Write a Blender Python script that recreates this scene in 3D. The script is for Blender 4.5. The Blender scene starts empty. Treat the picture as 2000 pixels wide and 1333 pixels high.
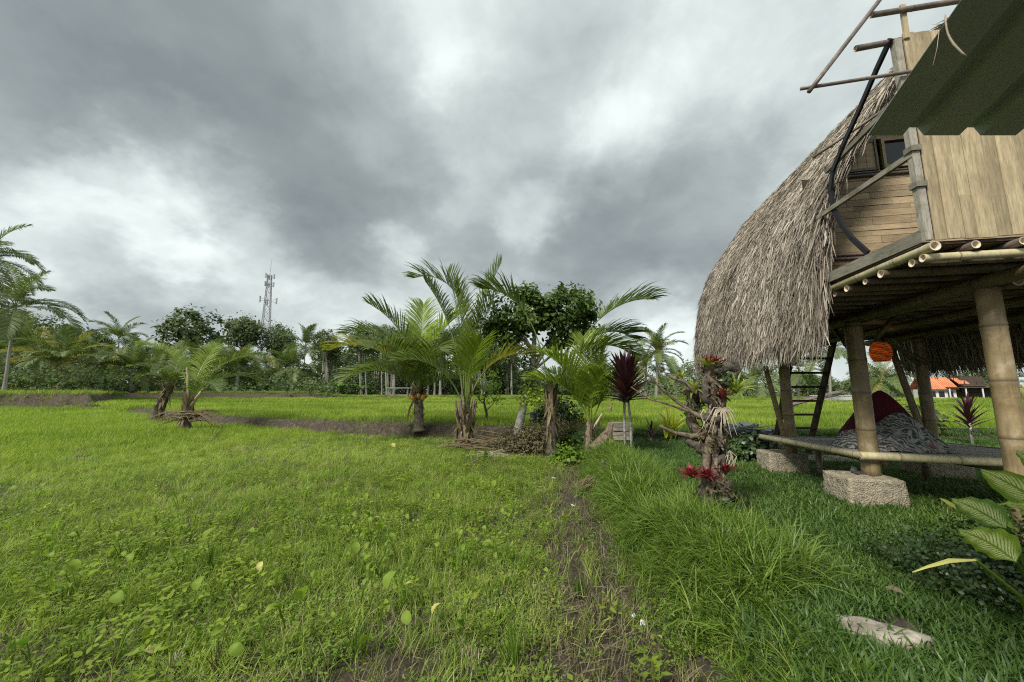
import bpy, math, random
import numpy as np
from mathutils import Vector, Matrix, Quaternion
R = math.radians
rnd = random.Random(7)
npr = np.random.RandomState(11)
C = bpy.context.scene.collection
scene = bpy.context.scene

# ------------------------------------------------------------------ camera
FPX = 726.0
PITCH = math.atan(99 / 726)
CAMH = 1.55
cam = bpy.data.cameras.new('camera')
cam.sensor_width = 36
cam.lens = FPX / 2000 * 36
cam.clip_start = .05
cam.clip_end = 5000
camo = bpy.data.objects.new('camera', cam)
C.objects.link(camo)
camo.location = (0, 0, CAMH)
camo.rotation_euler = (math.pi / 2 + PITCH, 0, 0)
scene.camera = camo

# ------------------------------------------------------------------ light
SUN_AZ, SUN_EL = R(-138), R(44)      # azimuth from +Y towards +X
scene.view_settings.view_transform = 'Standard'
scene.view_settings.look = 'None'
scene.view_settings.gamma = 1
scene.view_settings.use_curve_mapping = False
scene.view_settings.exposure = 1.66
scene.cycles.max_bounces = 7
scene.cycles.diffuse_bounces = 3
scene.cycles.transparent_max_bounces = 6
scene.cycles.use_denoising = False
scene.cycles.filter_width = 1.15
scene.cycles.adaptive_threshold = .006
scene.cycles.sample_clamp_indirect = 4
sun = bpy.data.lights.new('sun', 'SUN')
sun.energy = 1.5
sun.angle = R(14)
sun.color = (1, .955, .88)
suno = bpy.data.objects.new('sun', sun)
C.objects.link(suno)
sd = Vector((math.sin(SUN_AZ) * math.cos(SUN_EL), math.cos(SUN_AZ) * math.cos(SUN_EL), math.sin(SUN_EL)))
suno.rotation_euler = sd.to_track_quat('Z', 'Y').to_euler()


def pray(u, v):
    a = (u - 1000) / FPX
    b = (666.5 - v) / FPX
    c, s = math.cos(PITCH), math.sin(PITCH)
    return Vector((a, c - b * s, s + b * c))


def PZ(u, v, z):
    r = pray(u, v)
    t = (z - CAMH) / r.z
    return Vector((r.x * t, r.y * t, z))


def PY(u, v, y):
    r = pray(u, v)
    t = y / r.y
    return Vector((r.x * t, y, CAMH + r.z * t))


# world: daylight sky behind a broken overcast cloud deck
world = bpy.data.worlds.new('World')
scene.world = world
world.use_nodes = True
world.cycles.sampling_method = 'MANUAL'
world.cycles.sample_map_resolution = 512
nt = world.node_tree
for n in list(nt.nodes):
    nt.nodes.remove(n)


class NB:
    """tiny node-building helper"""
    def __init__(s, nt):
        s.nt = nt

    def n(s, t, **k):
        x = s.nt.nodes.new(t)
        for a, b in k.items():
            setattr(x, a, b)
        return x

    def put(s, sock, v):
        if isinstance(v, bpy.types.NodeSocket):
            s.nt.links.new(v, sock)
        elif v is not None:
            if isinstance(v, (tuple, list)) and len(v) == 3 and sock.type == 'RGBA':
                v = (*v, 1)
            sock.default_value = v

    def m(s, op, a, b=None, c=None, clamp=False):
        x = s.n('ShaderNodeMath', operation=op)
        x.use_clamp = clamp
        s.put(x.inputs[0], a)
        if b is not None:
            s.put(x.inputs[1], b)
        if c is not None:
            s.put(x.inputs[2], c)
        return x.outputs[0]

    def vm(s, op, a, b=None, sc=None):
        x = s.n('ShaderNodeVectorMath', operation=op)
        s.put(x.inputs[0], a)
        if b is not None:
            s.put(x.inputs[1], b)
        if sc is not None:
            s.put(x.inputs['Scale'], sc)
        return x.outputs['Value'] if op in ('DOT_PRODUCT', 'LENGTH') else x.outputs[0]

    def mix(s, f, a, b, blend='MIX'):
        x = s.n('ShaderNodeMix', data_type='RGBA', blend_type=blend)
        s.put(x.inputs[0], f)
        s.put(x.inputs[6], a)
        s.put(x.inputs[7], b)
        return x.outputs[2]

    def noise(s, vec, scale, detail=3, rough=.5, dist=0):
        x = s.n('ShaderNodeTexNoise')
        if vec is not None:
            s.put(x.inputs['Vector'], vec)
        x.inputs['Scale'].default_value = scale
        x.inputs['Detail'].default_value = detail
        x.inputs['Roughness'].default_value = rough
        x.inputs['Distortion'].default_value = dist
        return x.outputs['Fac']

    def ramp(s, f, stops):
        x = s.n('ShaderNodeValToRGB')
        s.put(x.inputs[0], f)
        e = x.color_ramp.elements
        while len(e) < len(stops):
            e.new(.5)
        for q, (p, c) in zip(e, stops):
            q.position = p
            q.color = (*c, 1) if isinstance(c, tuple) else (c, c, c, 1)
        return x.outputs[0]

    def mapr(s, v, a, b, c=0., d=1., smooth=False):
        x = s.n('ShaderNodeMapRange')
        if smooth:
            x.interpolation_type = 'SMOOTHSTEP'
        s.put(x.inputs[0], v)
        for i, q in enumerate((a, b, c, d)):
            x.inputs[i + 1].default_value = q
        return x.outputs[0]


w = NB(nt)
tc = w.n('ShaderNodeTexCoord')
D = tc.outputs['Generated']
sep = w.n('ShaderNodeSeparateXYZ')
w.put(sep.inputs[0], D)
zz = w.m('MAXIMUM', sep.outputs[2], 0.0)
inv = w.m('DIVIDE', 1.0, w.m('ADD', zz, .5))
cp = w.n('ShaderNodeCombineXYZ')
w.put(cp.inputs[0], w.m('MULTIPLY', sep.outputs[0], inv))
w.put(cp.inputs[1], w.m('MULTIPLY', sep.outputs[1], inv))
cv = cp.outputs[0]
wn = w.n('ShaderNodeTexNoise')
w.put(wn.inputs['Vector'], cv)
wn.inputs['Scale'].default_value = 2.6
wn.inputs['Detail'].default_value = 6
wn.inputs['Roughness'].default_value = .6
warp = w.vm('SCALE', w.vm('SUBTRACT', wn.outputs['Color'], (.5, .5, .5)), None, .40)
Dw = w.vm('NORMALIZE', w.vm('ADD', D, warp))
# cloud thickness map: (u, v, radius in degrees, weight) - dark masses positive, thin bright gaps negative
BL = [(130, 150, 14, .8), (20, 240, 9, .5), (300, 60, 10, .35), (150, 300, 6, .35), (560, 220, 13, .55), (640, 120, 7, .3), (430, 320, 7, .25), (700, 440, 6.5, .75), (600, 400, 7, .35),
      (930, 360, 9, .35), (1010, 500, 9, .4), (1270, 480, 10, .75), (1180, 530, 8, .45), (840, 510, 6, .3), (240, 600, 6, .6), (100, 570, 6, .35), (1380, 420, 8, .4),
      (420, 600, 7, .3), (1100, 400, 6, .25), (700, 300, 7, .3),
      (765, 50, 6, -.2), (800, 120, 5.5, -.15), (860, 200, 4, -.1), (290, 280, 3.5, -.7), (340, 390, 6, -.6), (60, 370, 7, -.75), (190, 440, 6, -.55), (430, 440, 5, -.4), (30, 470, 5, -.4), (1150, 235, 6, -.05), (1150, 180, 8, .12),
      (1190, 320, 5, -.45), (1030, 420, 4, -.7), (930, 60, 6, -.18), (1370, 120, 8, -.12), (1250, 30, 6, -.1), (1120, 60, 7, .2), (500, 510, 6, -.3), (1280, 640, 5, -.5), (250, 650, 5, -.4), (800, 500, 3, -.4), (560, 60, 4, -.3), (50, 10, 5, -.4)]
acc = None
for u, v, rad, wt in BL:
    d = pray(u, v).normalized()
    dt = w.vm('DOT_PRODUCT', Dw, tuple(d))
    g = w.mapr(dt, math.cos(R(rad * 1.8)), 1.0, 0, wt * 1.0, True)
    acc = g if acc is None else w.m('ADD', acc, g)
n1 = w.noise(w.vm('ADD', cv, (3.1, 7.7, 0)), 2.3, 7, .55, .3)
n2 = w.noise(w.vm('ADD', cv, (13.1, 2.7, 0)), 5.2, 6, .6, .35)
th = w.m('ADD', w.m('MULTIPLY', acc, .335), w.m('ADD', w.m('MULTIPLY', w.m('SUBTRACT', n1, .5), .62), w.m('MULTIPLY', w.m('SUBTRACT', n2, .5), .44)))
th = w.m('ADD', th, .35)
cloud = w.ramp(th, [(.0, (.40, .44, .435)), (.17, (.335, .368, .362)), (.36, (.238, .264, .260)), (.58, (.160, .180, .182)), (.78, (.120, .136, .139)), (1, (.092, .105, .108))])
sky = w.n('ShaderNodeTexSky', sky_type='NISHITA')
sky.sun_disc = False
sky.sun_elevation = SUN_EL
sky.sun_rotation = SUN_AZ
cover = .985
skys = w.vm('SCALE', sky.outputs[0], None, .12)
hor = w.mapr(sep.outputs[2], -.05, .16, 1, 0, True)
cloud = w.mix(w.m('MULTIPLY', hor, .5), cloud, (.29, .315, .315))
col = w.mix(cover, skys, cloud)
bg = w.n('ShaderNodeBackground')
w.put(bg.inputs[0], col)
bg.inputs[1].default_value = .86
wo = w.n('ShaderNodeOutputWorld')
nt.links.new(bg.outputs[0], wo.inputs[0])

# ------------------------------------------------------------------ materials
MATS = {}


def material(name):
    m = bpy.data.materials.new(name)
    m.use_nodes = True
    for n in list(m.node_tree.nodes):
        m.node_tree.nodes.remove(n)
    b = NB(m.node_tree)
    MATS[name] = m
    return m, b


def finish(m, b, col, rough=.6, bump=None, bstr=.3, bdist=.01, spec=.3, transl=0, tcol=None, metal=0, emit=None, estr=0):
    p = b.n('ShaderNodeBsdfPrincipled')
    b.put(p.inputs['Base Color'], col)
    b.put(p.inputs['Roughness'], rough)
    p.inputs['Specular IOR Level'].default_value = spec
    p.inputs['Metallic'].default_value = metal
    if emit is not None:
        b.put(p.inputs['Emission Color'], emit)
        p.inputs['Emission Strength'].default_value = estr
    if bump is not None:
        bn = b.n('ShaderNodeBump')
        bn.inputs['Strength'].default_value = bstr
        bn.inputs['Distance'].default_value = bdist
        b.put(bn.inputs['Height'], bump)
        b.put(p.inputs['Normal'], bn.outputs[0])
    out = b.n('ShaderNodeOutputMaterial')
    if transl:
        t = b.n('ShaderNodeBsdfTranslucent')
        b.put(t.inputs[0], tcol if tcol is not None else col)
        mx = b.n('ShaderNodeMixShader')
        mx.inputs[0].default_value = transl
        b.nt.links.new(p.outputs[0], mx.inputs[1])
        b.nt.links.new(t.outputs[0], mx.inputs[2])
        b.nt.links.new(mx.outputs[0], out.inputs[0])
    else:
        b.nt.links.new(p.outputs[0], out.inputs[0])
    return m


def obj_rand(b):
    return b.n('ShaderNodeObjectInfo').outputs['Random']


def leafmat(name, c1, c2, transl=.35, rough=.5, spec=.3, src='obj', c3=None, gain=1.35):
    """foliage colour varied per instance (attribute tint), per leaf (attribute var) and by a little noise"""
    m, b = material(name)
    a = b.n('ShaderNodeAttribute', attribute_name='var')
    f = a.outputs['Fac']
    if src == 'inst':
        i = b.n('ShaderNodeAttribute', attribute_type='INSTANCER', attribute_name='tint')
        f = b.m('ADD', b.m('MULTIPLY', f, .45), b.m('MULTIPLY', i.outputs['Fac'], .7))
    else:
        f = b.m('ADD', b.m('MULTIPLY', f, .8), b.m('MULTIPLY', obj_rand(b), .25))
    f = b.m('MULTIPLY', f, .95, clamp=True)
    st = [(0, c1), (1, c2)] if c3 is None else [(0, c1), (.6, c2), (1, c3)]
    col = b.ramp(f, st)
    tcol = b.mix(1, col, (gain, gain * 1.1, gain * .55), 'MULTIPLY')
    return finish(m, b, col, rough, spec=spec, transl=transl, tcol=tcol)


# greens (real-world leaf reflectance; far foliage lightened and greyed for haze)
leafmat('field_grass', (.075, .13, .018), (.22, .32, .048), .42, src='inst', c3=(.42, .47, .12))
leafmat('rice', (.12, .19, .025), (.25, .34, .045), .45, src='inst', c3=(.38, .44, .08))
leafmat('bank_grass', (.055, .105, .016), (.16, .25, .035), .35, .45, .3, 'inst', (.26, .30, .07))
leafmat('lawn_grass', (.032, .072, .015), (.085, .155, .030), .3, .45, .35, 'inst', (.16, .22, .05))
leafmat('dry_grass', (.09, .078, .04), (.30, .26, .15), .25, .7, .2, 'inst')
leafmat('weed_leaf', (.085, .16, .022), (.24, .33, .045), .42, .5, .2)
leafmat('weed_leaf_stuff', (.11, .18, .02), (.28, .36, .05), .42, .5, .2, 'inst')
leafmat('yellow_leaf', (.42, .42, .08), (.60, .56, .22), .35, .45)
leafmat('palm_leaf', (.055, .095, .022), (.20, .25, .065), .3, .4, .45)
leafmat('palm_leaf_light', (.13, .20, .025), (.32, .40, .055), .4, .4, .4)
leafmat('palm_leaf_yellow', (.18, .21, .04), (.36, .32, .06), .4, .45, .3)
leafmat('palm_leaf_far', (.085, .125, .045), (.20, .25, .085), .25, .5, .3)  # distance haze put into the colour: paler, greyer than near palm leaves
leafmat('palm_far_yellow', (.18, .20, .06), (.42, .38, .12), .3, .5, .3)
leafmat('dead_frond', (.10, .07, .04), (.26, .21, .13), .15, .8, .1)
leafmat('tree_leaf', (.022, .052, .014), (.14, .21, .05), .28, .35, .45)
leafmat('tree_leaf_far', (.050, .085, .034), (.155, .205, .075), .2, .6, .2)  # far tree green desaturated to stand in for haze
leafmat('tree_leaf_pale', (.065, .095, .040), (.15, .18, .075), .25, .6, .2)
leafmat('woods_leaf', (.040, .065, .028), (.11, .15, .055), .2, .6, .15)
leafmat('banana_leaf', (.07, .15, .035), (.15, .26, .06), .4, .4, .4)
leafmat('cordyline_leaf', (.022, .009, .013), (.065, .020, .026), .25, .35, .5)
leafmat('brom_red', (.10, .010, .018), (.30, .04, .045), .3, .35, .5)
leafmat('brom_green', (.10, .18, .03), (.40, .42, .06), .3, .35, .5)
leafmat('croton_leaf', (.20, .26, .03), (.55, .50, .06), .3, .35, .5)
leafmat('hedge_leaf', (.02, .045, .014), (.07, .12, .03), .2, .4, .45)
leafmat('brush', (.06, .065, .03), (.19, .15, .085), .2, .7, .2)
leafmat('thatch_straw', (.105, .088, .070), (.38, .33, .27), .08, .85, .1, c3=(.68, .62, .53))


def objmap(b, sc):
    t = b.n('ShaderNodeTexCoord')
    mp = b.n('ShaderNodeMapping')
    b.put(mp.inputs[0], t.outputs['Object'])
    mp.inputs['Scale'].default_value = sc
    r = obj_rand(b)
    return b.vm('ADD', mp.outputs[0], b.vm('SCALE', (7.3, 3.1, 9.7), None, r)), t


def woodmat(name, c1, c2, sc, rough=.75, bstr=.4, moss=None, spread=.35):
    m, b = material(name)
    v, t = objmap(b, sc)
    f = b.noise(v, 6, 5, .6, .4)
    g = b.noise(v, 22, 3, .6)
    big = b.noise(t.outputs['Object'], 3.5, 3, .6)
    k = b.m('ADD', b.m('MULTIPLY', f, .6), b.m('MULTIPLY', g, .4))
    col = b.ramp(k, [(.32, c1), (.66, c2)])
    col = b.mix(b.mapr(big, .45, .7, 0, .35), col, tuple(q * .55 for q in c1))
    r = b.mapr(obj_rand(b), 0, 1, 1 - spread, 1 + spread * .5)
    col = b.vm('SCALE', col, None, r)
    if moss:
        mo = b.noise(t.outputs['Object'], 9, 4, .7)
        col = b.mix(b.mapr(mo, .52, .68, 0, .7), col, moss)
    return finish(m, b, col, rough, k, bstr, .004)


woodmat('wall_plank', (.30, .215, .12), (.58, .455, .285), (1, 6, 9), .6, spread=.3)
woodmat('panel_plank', (.22, .17, .095), (.49, .40, .245), (9, 6, .8), .5, .3, spread=.3)
woodmat('grey_wood', (.16, .145, .115), (.38, .35, .28), (12, 1.2, 12), .85, .6, (.10, .115, .05))
woodmat('grey_wood_up', (.16, .145, .115), (.40, .37, .31), (12, 12, 1.2), .85, .6, (.12, .125, .06))
woodmat('dark_wood', (.035, .022, .016), (.10, .062, .042), (12, 12, 1.5), .7)
woodmat('slat_wood', (.24, .23, .205), (.47, .45, .40), (1.2, 14, 14), .75)
woodmat('far_wood', (.05, .035, .028), (.12, .09, .07), (3, 3, 3), .8)


def bamboomat(name, c1, c2, dark, stain):
    m, b = material(name)
    a = b.n('ShaderNodeAttribute', attribute_name='nd')
    t = b.n('ShaderNodeTexCoord')
    f = b.noise(b.vm('ADD', t.outputs['Object'], b.vm('SCALE', (7.3, 3.1, 9.7), None, obj_rand(b))), 5, 5, .65, .6)
    g = b.noise(t.outputs['Object'], 55, 2, .5)
    mp = b.n('ShaderNodeMapping')
    b.put(mp.inputs[0], t.outputs['Object'])
    mp.inputs['Scale'].default_value = (26, 26, 2.2)
    stn = b.noise(mp.outputs[0], 1.0, 5, .7, .3)
    col = b.ramp(f, [(.3, c1), (.65, c2)])
    col = b.mix(b.mapr(stn, .5, .72, 0, .6), col, tuple(q * .45 for q in c1))
    col = b.mix(b.mapr(f, .56, .72, 0, stain), col, (.5, .45, .36))
    col = b.mix(b.m('MULTIPLY', b.mapr(g, .5, .8, 0, 1), .3), col, dark)
    col = b.vm('SCALE', col, None, b.mapr(obj_rand(b), 0, 1, .72, 1.1))
    col = b.mix(a.outputs['Fac'], col, dark)
    return finish(m, b, col, .42, g, .15, .002, spec=.4)


bamboomat('bamboo_yellow', (.20, .145, .07), (.36, .275, .15), (.09, .065, .035), .5)
bamboomat('bamboo_pale', (.36, .31, .16), (.56, .50, .32), (.13, .11, .06), .3)
bamboomat('bamboo_dark', (.11, .085, .045), (.22, .175, .10), (.04, .03, .02), .2)
bamboomat('bamboo_grey', (.12, .095, .08), (.25, .20, .165), (.06, .045, .035), .2)

m, b = material('bamboo_inside')
finish(m, b, (.62, .52, .38), .8)

# concrete
m, b = material('block_concrete')
t = b.n('ShaderNodeTexCoord')
f = b.noise(t.outputs['Object'], 18, 6, .75)
vv = b.n('ShaderNodeTexVoronoi')
b.put(vv.inputs['Vector'], t.outputs['Object'])
vv.inputs['Scale'].default_value = 60
g = b.noise(t.outputs['Object'], 3, 3, .6)
col = b.ramp(f, [(.3, (.19, .155, .105)), (.55, (.37, .32, .23)), (.75, (.52, .47, .37))])
col = b.mix(b.mapr(g, .5, .75, 0, .6), col, (.16, .15, .12))
finish(m, b, col, .95, b.m('ADD', f, b.m('MULTIPLY', vv.outputs[0], .6)), 1., .02)

m, b = material('stone')
t = b.n('ShaderNodeTexCoord')
f = b.noise(t.outputs['Object'], 9, 6, .7)
col = b.ramp(f, [(.3, (.12, .105, .08)), (.5, (.27, .24, .19)), (.75, (.46, .42, .35))])
finish(m, b, col, .9, f, .8, .02)

m, b = material('rock_green')
t = b.n('ShaderNodeTexCoord')
f = b.noise(t.outputs['Object'], 30, 4, .7)
finish(m, b, b.ramp(f, [(.3, (.10, .12, .11)), (.7, (.24, .27, .25))]), .6, f, .5, .01)

# corrugated sheet, green paint faded
m, b = material('green_sheet')
t = b.n('ShaderNodeTexCoord')
f = b.noise(t.outputs['Object'], 2.2, 5, .65)
g = b.noise(t.outputs['Object'], 14, 4, .6)
col = b.ramp(f, [(.3, (.26, .29, .30)), (.7, (.36, .39, .40))])
col = b.mix(b.mapr(f, .5, .8, 0, .5), col, (.28, .31, .28))
col = b.mix(b.mapr(g, .66, .74, 0, .55), col, (.03, .03, .02))
finish(m, b, col, .33, g, .1, .002, spec=.6)

# bark
for nm, c1, c2, sc in (('bark_grey', (.13, .12, .10), (.46, .45, .41), 9), ('bark_palm', (.09, .07, .05), (.25, .21, .16), 16),
                       ('bark_brown', (.035, .024, .017), (.13, .09, .062), 14), ('bark_stump', (.04, .029, .021), (.23, .18, .13), 14), ('bark_pale_far', (.13, .12, .10), (.33, .31, .27), 1.5),
                       ('bark_dark', (.035, .028, .022), (.12, .10, .08), 14)):
    m, b = material(nm)
    t = b.n('ShaderNodeTexCoord')
    f = b.noise(t.outputs['Object'], sc, 6, .7, .8)
    finish(m, b, b.ramp(f, [(.34, c1), (.62, c2)]), .9, f, .9, .02)

for nm, c, ro, me in (('galvanised', (.33, .34, .35), .5, .3), ('black_rubber', (.012, .012, .013), .5, 0), ('white_plaster', (.62, .62, .60), .8, 0), ('tarp_grey', (.16, .17, .20), .45, 0),
                      ('husk_brown', (.17, .125, .085), .9, 0), ('maroon_cloth', (.065, .006, .014), .9, 0), ('rust_cord', (.35, .30, .22), .9, 0), ('coconut', (.52, .27, .06), .5, 0),
                      ('pot_black', (.03, .03, .03), .6, 0), ('scrap_white', (.75, .75, .73), .5, 0), ('roots_pale', (.42, .36, .27), .9, 0), ('glass_dark', (.02, .022, .025), .08, 0), ('slipper', (.04, .035, .03), .7, 0)):
    m, b = material(nm)
    t = b.n('ShaderNodeTexCoord')
    f = b.noise(t.outputs['Object'], 12, 3, .6)
    finish(m, b, b.vm('SCALE', c, None, b.mapr(f, .3, .7, .7, 1.25)), ro, f, .2, .005, metal=me, spec=.5 if nm == 'glass_dark' else .3)

m, b = material('orange_tiles')
t = b.n('ShaderNodeTexCoord')
f = b.noise(t.outputs['Object'], 1.2, 5, .7)
finish(m, b, b.ramp(f, [(.3, (.42, .13, .06)), (.7, (.66, .27, .13))]), .8, f, .3, .02)

# lantern shade: woven strips, lit from inside
m, b = material('lantern_weave')
t = b.n('ShaderNodeTexCoord')
mp = b.n('ShaderNodeMapping')
b.put(mp.inputs[0], t.outputs['Object'])
mp.inputs['Scale'].default_value = (9, 9, 60)
f = b.noise(mp.outputs[0], 1.6, 4, .6, 1.2)
col = b.ramp(f, [(.38, (.07, .018, .005)), (.5, (.30, .085, .018)), (.72, (.55, .22, .06))])
finish(m, b, col, .7, f, .6, .01, transl=.4, emit=col, estr=.02)

# leaf-print cloth
m, b = material('leaf_print_cloth')
t = b.n('ShaderNodeTexCoord')
wv = b.n('ShaderNodeTexWave', wave_type='BANDS', bands_direction='DIAGONAL')
b.put(wv.inputs['Vector'], t.outputs['Object'])
wv.inputs['Scale'].default_value = 8
wv.inputs['Distortion'].default_value = 20
wv.inputs['Detail'].default_value = 4
wv.inputs['Detail Scale'].default_value = .8
big = b.noise(t.outputs['Object'], 7, 2, .5)
col = b.ramp(wv.outputs['Fac'], [(.15, (.05, .06, .055)), (.5, (.14, .15, .14)), (.75, (.25, .245, .225)), (1, (.33, .32, .30))])
col = b.mix(b.mapr(big, .56, .66, 0, .65), col, (.36, .35, .32))
big2 = b.noise(b.vm('ADD', t.outputs['Object'], (4, 4, 4)), 6, 2, .5)
col = b.mix(b.mapr(big2, .62, .7, 0, .6), col, (.20, .045, .05))
finish(m, b, col, .9)

# dieffenbachia: cream variegation between the side veins
m, b = material('dumbcane_leaf')
a = b.n('ShaderNodeUVMap')
s2 = b.n('ShaderNodeSeparateXYZ')
b.put(s2.inputs[0], a.outputs[0])
U, V = s2.outputs[0], s2.outputs[1]          # U across -1..1 packed 0..1, V along
ab = b.m('ABSOLUTE', b.m('SUBTRACT', b.m('MULTIPLY', U, 2), 1))
vein = b.m('SINE', b.m('ADD', b.m('MULTIPLY', V, 95), b.m('MULTIPLY', ab, -34)))
nn = b.noise(a.outputs[0], 16, 4, .7, 1.0)
inner = b.mapr(ab, .35, .85, 1, 0, True)
q = b.m('MULTIPLY', b.mapr(b.m('ADD', vein, b.m('MULTIPLY', nn, 3.0)), .55, 1.5, 0, 1), inner)
q = b.m('MULTIPLY', q, b.mapr(ab, .03, .10, 0, 1))
base = b.mix(obj_rand(b), (.22, .33, .04), (.17, .29, .10))
col = b.mix(q, base, (.74, .76, .45))
finish(m, b, col, .45, vein, .25, .004, spec=.25, transl=.45, tcol=b.mix(1, col, (1.3, 1.4, .7), 'MULTIPLY'))

# ground
m, b = material('ground')
t = b.n('ShaderNodeTexCoord')
P = t.outputs['Object']
a = b.n('ShaderNodeAttribute', attribute_name='zone')
zs = b.n('ShaderNodeSeparateColor')
b.put(zs.inputs[0], a.outputs['Color'])
f = b.noise(P, 7, 7, .7)
g = b.noise(P, .9, 4, .6)
h = b.noise(P, 60, 4, .7)
soil = b.ramp(f, [(.3, (.028, .022, .015)), (.55, (.075, .060, .042)), (.72, (.17, .145, .11))])
green = b.ramp(b.noise(P, 22, 5, .7), [(.3, (.025, .04, .012)), (.6, (.07, .10, .028)), (.8, (.13, .17, .05))])
rice = b.ramp(b.noise(P, 1.4, 6, .7), [(.3, (.10, .14, .035)), (.7, (.20, .25, .06))])
base = b.mix(b.mapr(b.m('ADD', f, b.m('MULTIPLY', b.m('SUBTRACT', h, .5), .4)), .42, .58, 0, .8), soil, green)
la = b.n('ShaderNodeAttribute', attribute_name='lawnish')
base = b.mix(b.m('MULTIPLY', la.outputs['Fac'], .85), base, b.ramp(f, [(.35, (.022, .032, .010)), (.6, (.045, .070, .018)), (.75, (.07, .075, .03))]))
base = b.mix(zs.outputs[1], base, rice)
bank = b.mix(b.mapr(b.noise(P, 5, 5, .7), .42, .6), (.042, .033, .023), (.085, .085, .038))
base = b.mix(zs.outputs[2], base, bank)
base = b.mix(b.m('MULTIPLY', zs.outputs[0], b.mapr(g, .2, .5, .6, 1)), base, soil)
finish(m, b, base, .9, b.m('ADD', f, b.m('MULTIPLY', h, .4)), 1, .05)
M = MATS


# ------------------------------------------------------------------ mesh helpers
class MB:
    def __init__(s):
        s.v, s.f, s.var, s.nd, s.uv = [], [], [], [], []

    def add(s, vs, fs, var=None, nd=None, uv=None):
        o = len(s.v)
        s.v.extend([tuple(q) for q in vs])
        s.f.extend([tuple(i + o for i in f) for f in fs])
        s.var.extend([rnd.random() if var is None else var] * len(vs))
        s.nd.extend(nd if nd is not None else [0.] * len(vs))
        s.uv.extend(uv if uv is not None else [(0, 0)] * len(vs))

    def box(s, c, h, rot=None, jit=0):
        vs = []
        for x in (-1, 1):
            for y in (-1, 1):
                for z in (-1, 1):
                    p = Vector((x * h[0], y * h[1], z * h[2]))
                    if jit:
                        p += Vector((rnd.uniform(-jit, jit), rnd.uniform(-jit, jit), rnd.uniform(-jit, jit)))
                    if rot is not None:
                        p = rot @ p
                    vs.append(p + Vector(c))
        s.add(vs, [(0, 1, 3, 2), (4, 6, 7, 5), (0, 4, 5, 1), (2, 3, 7, 6), (0, 2, 6, 4), (1, 5, 7, 3)])

    def bar(s, p0, p1, w, h, up=(0, 0, 1)):
        p0, p1 = Vector(p0), Vector(p1)
        d = (p1 - p0)
        L = d.length
        d.normalize()
        u = Vector(up)
        sx = d.cross(u).normalized()
        u = sx.cross(d)
        s.box((p0 + p1) / 2, (w / 2, L / 2, h / 2), Matrix((sx, d, u)).transposed())

    def tube(s, pts, rad, n=8, cap=True, noise=0, var=None, nd=None):
        pts = [Vector(p) for p in pts]
        if not isinstance(rad, (list, tuple)):
            rad = [rad] * len(pts)
        vs, fs, nds = [], [], []
        ref = None
        for i, p in enumerate(pts):
            d = (pts[min(i + 1, len(pts) - 1)] - pts[max(i - 1, 0)])
            if d.length < 1e-9:
                d = Vector((0, 0, 1))
            d.normalize()
            if ref is None:
                ref = Vector((1, 0, 0)) if abs(d.x) < .8 else Vector((0, 1, 0))
            a = (ref - d * ref.dot(d)).normalized()
            ref = a
            c = d.cross(a)
            for k in range(n):
                t = 2 * math.pi * k / n
                r = rad[i] * (1 + (rnd.uniform(-noise, noise) if noise else 0))
                vs.append(p + a * math.cos(t) * r + c * math.sin(t) * r)
                nds.append(nd[i] if nd else 0.)
        for i in range(len(pts) - 1):
            for k in range(n):
                k2 = (k + 1) % n
                fs.append((i * n + k, i * n + k2, (i + 1) * n + k2, (i + 1) * n + k))
        if cap:
            fs.append(tuple(reversed(range(n))))
            fs.append(tuple((len(pts) - 1) * n + k for k in range(n)))
        s.add(vs, fs, var, nds)

    def strip(s, pts, wid, side, var=None, fold=0, nrm=None):
        """a leaf or blade: centre line pts, half widths wid, side vector(s)"""
        vs, fs, uv = [], [], []
        n = len(pts)
        for i, p in enumerate(pts):
            sv = side[i] if isinstance(side, list) else side
            p = Vector(p)
            if fold and nrm is not None:
                vs += [p - sv * wid[i] + nrm * (fold * wid[i]), p, p + sv * wid[i] + nrm * (fold * wid[i])]
                uv += [(0, i / (n - 1)), (.5, i / (n - 1)), (1, i / (n - 1))]
            else:
                vs += [p - sv * wid[i], p + sv * wid[i]]
                uv += [(0, i / (n - 1)), (1, i / (n - 1))]
        k = 3 if (fold and nrm is not None) else 2
        for i in range(n - 1):
            for j in range(k - 1):
                a = i * k + j
                fs.append((a, a + 1, a + k + 1, a + k))
        s.add(vs, fs, var, None, uv)

    def mesh(s, name, smooth=False, uv=False):
        me = bpy.data.meshes.new(name)
        me.from_pydata(s.v, [], s.f)
        a = me.attributes.new('var', 'FLOAT', 'POINT')
        a.data.foreach_set('value', s.var)
        if any(s.nd):
            a = me.attributes.new('nd', 'FLOAT', 'POINT')
            a.data.foreach_set('value', s.nd)
        if uv:
            l = me.uv_layers.new(name='UVMap')
            idx = np.empty(len(me.loops), dtype=np.int32)
            me.loops.foreach_get('vertex_index', idx)
            l.data.foreach_set('uv', np.array(s.uv, dtype=np.float32)[idx].ravel())
        if smooth:
            me.polygons.foreach_set('use_smooth', [True] * len(me.polygons))
        return me


def link(name, me, mat=None, parent=None, loc=None, rot=None, scale=None):
    if mat is not None and me is not None and len(me.materials) == 0:
        me.materials.append(M[mat] if isinstance(mat, str) else mat)
    o = bpy.data.objects.new(name, me)
    C.objects.link(o)
    if parent is not None:
        o.parent = parent
    if loc is not None:
        o.location = loc
    if rot is not None:
        o.rotation_euler = rot
    if scale is not None:
        o.scale = scale if hasattr(scale, '__len__') else (scale,) * 3
    return o


def part(name, mb, mat, parent, smooth=False, uv=False, **k):
    return link(name, mb.mesh(name, smooth, uv), mat, parent, **k)


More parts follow.
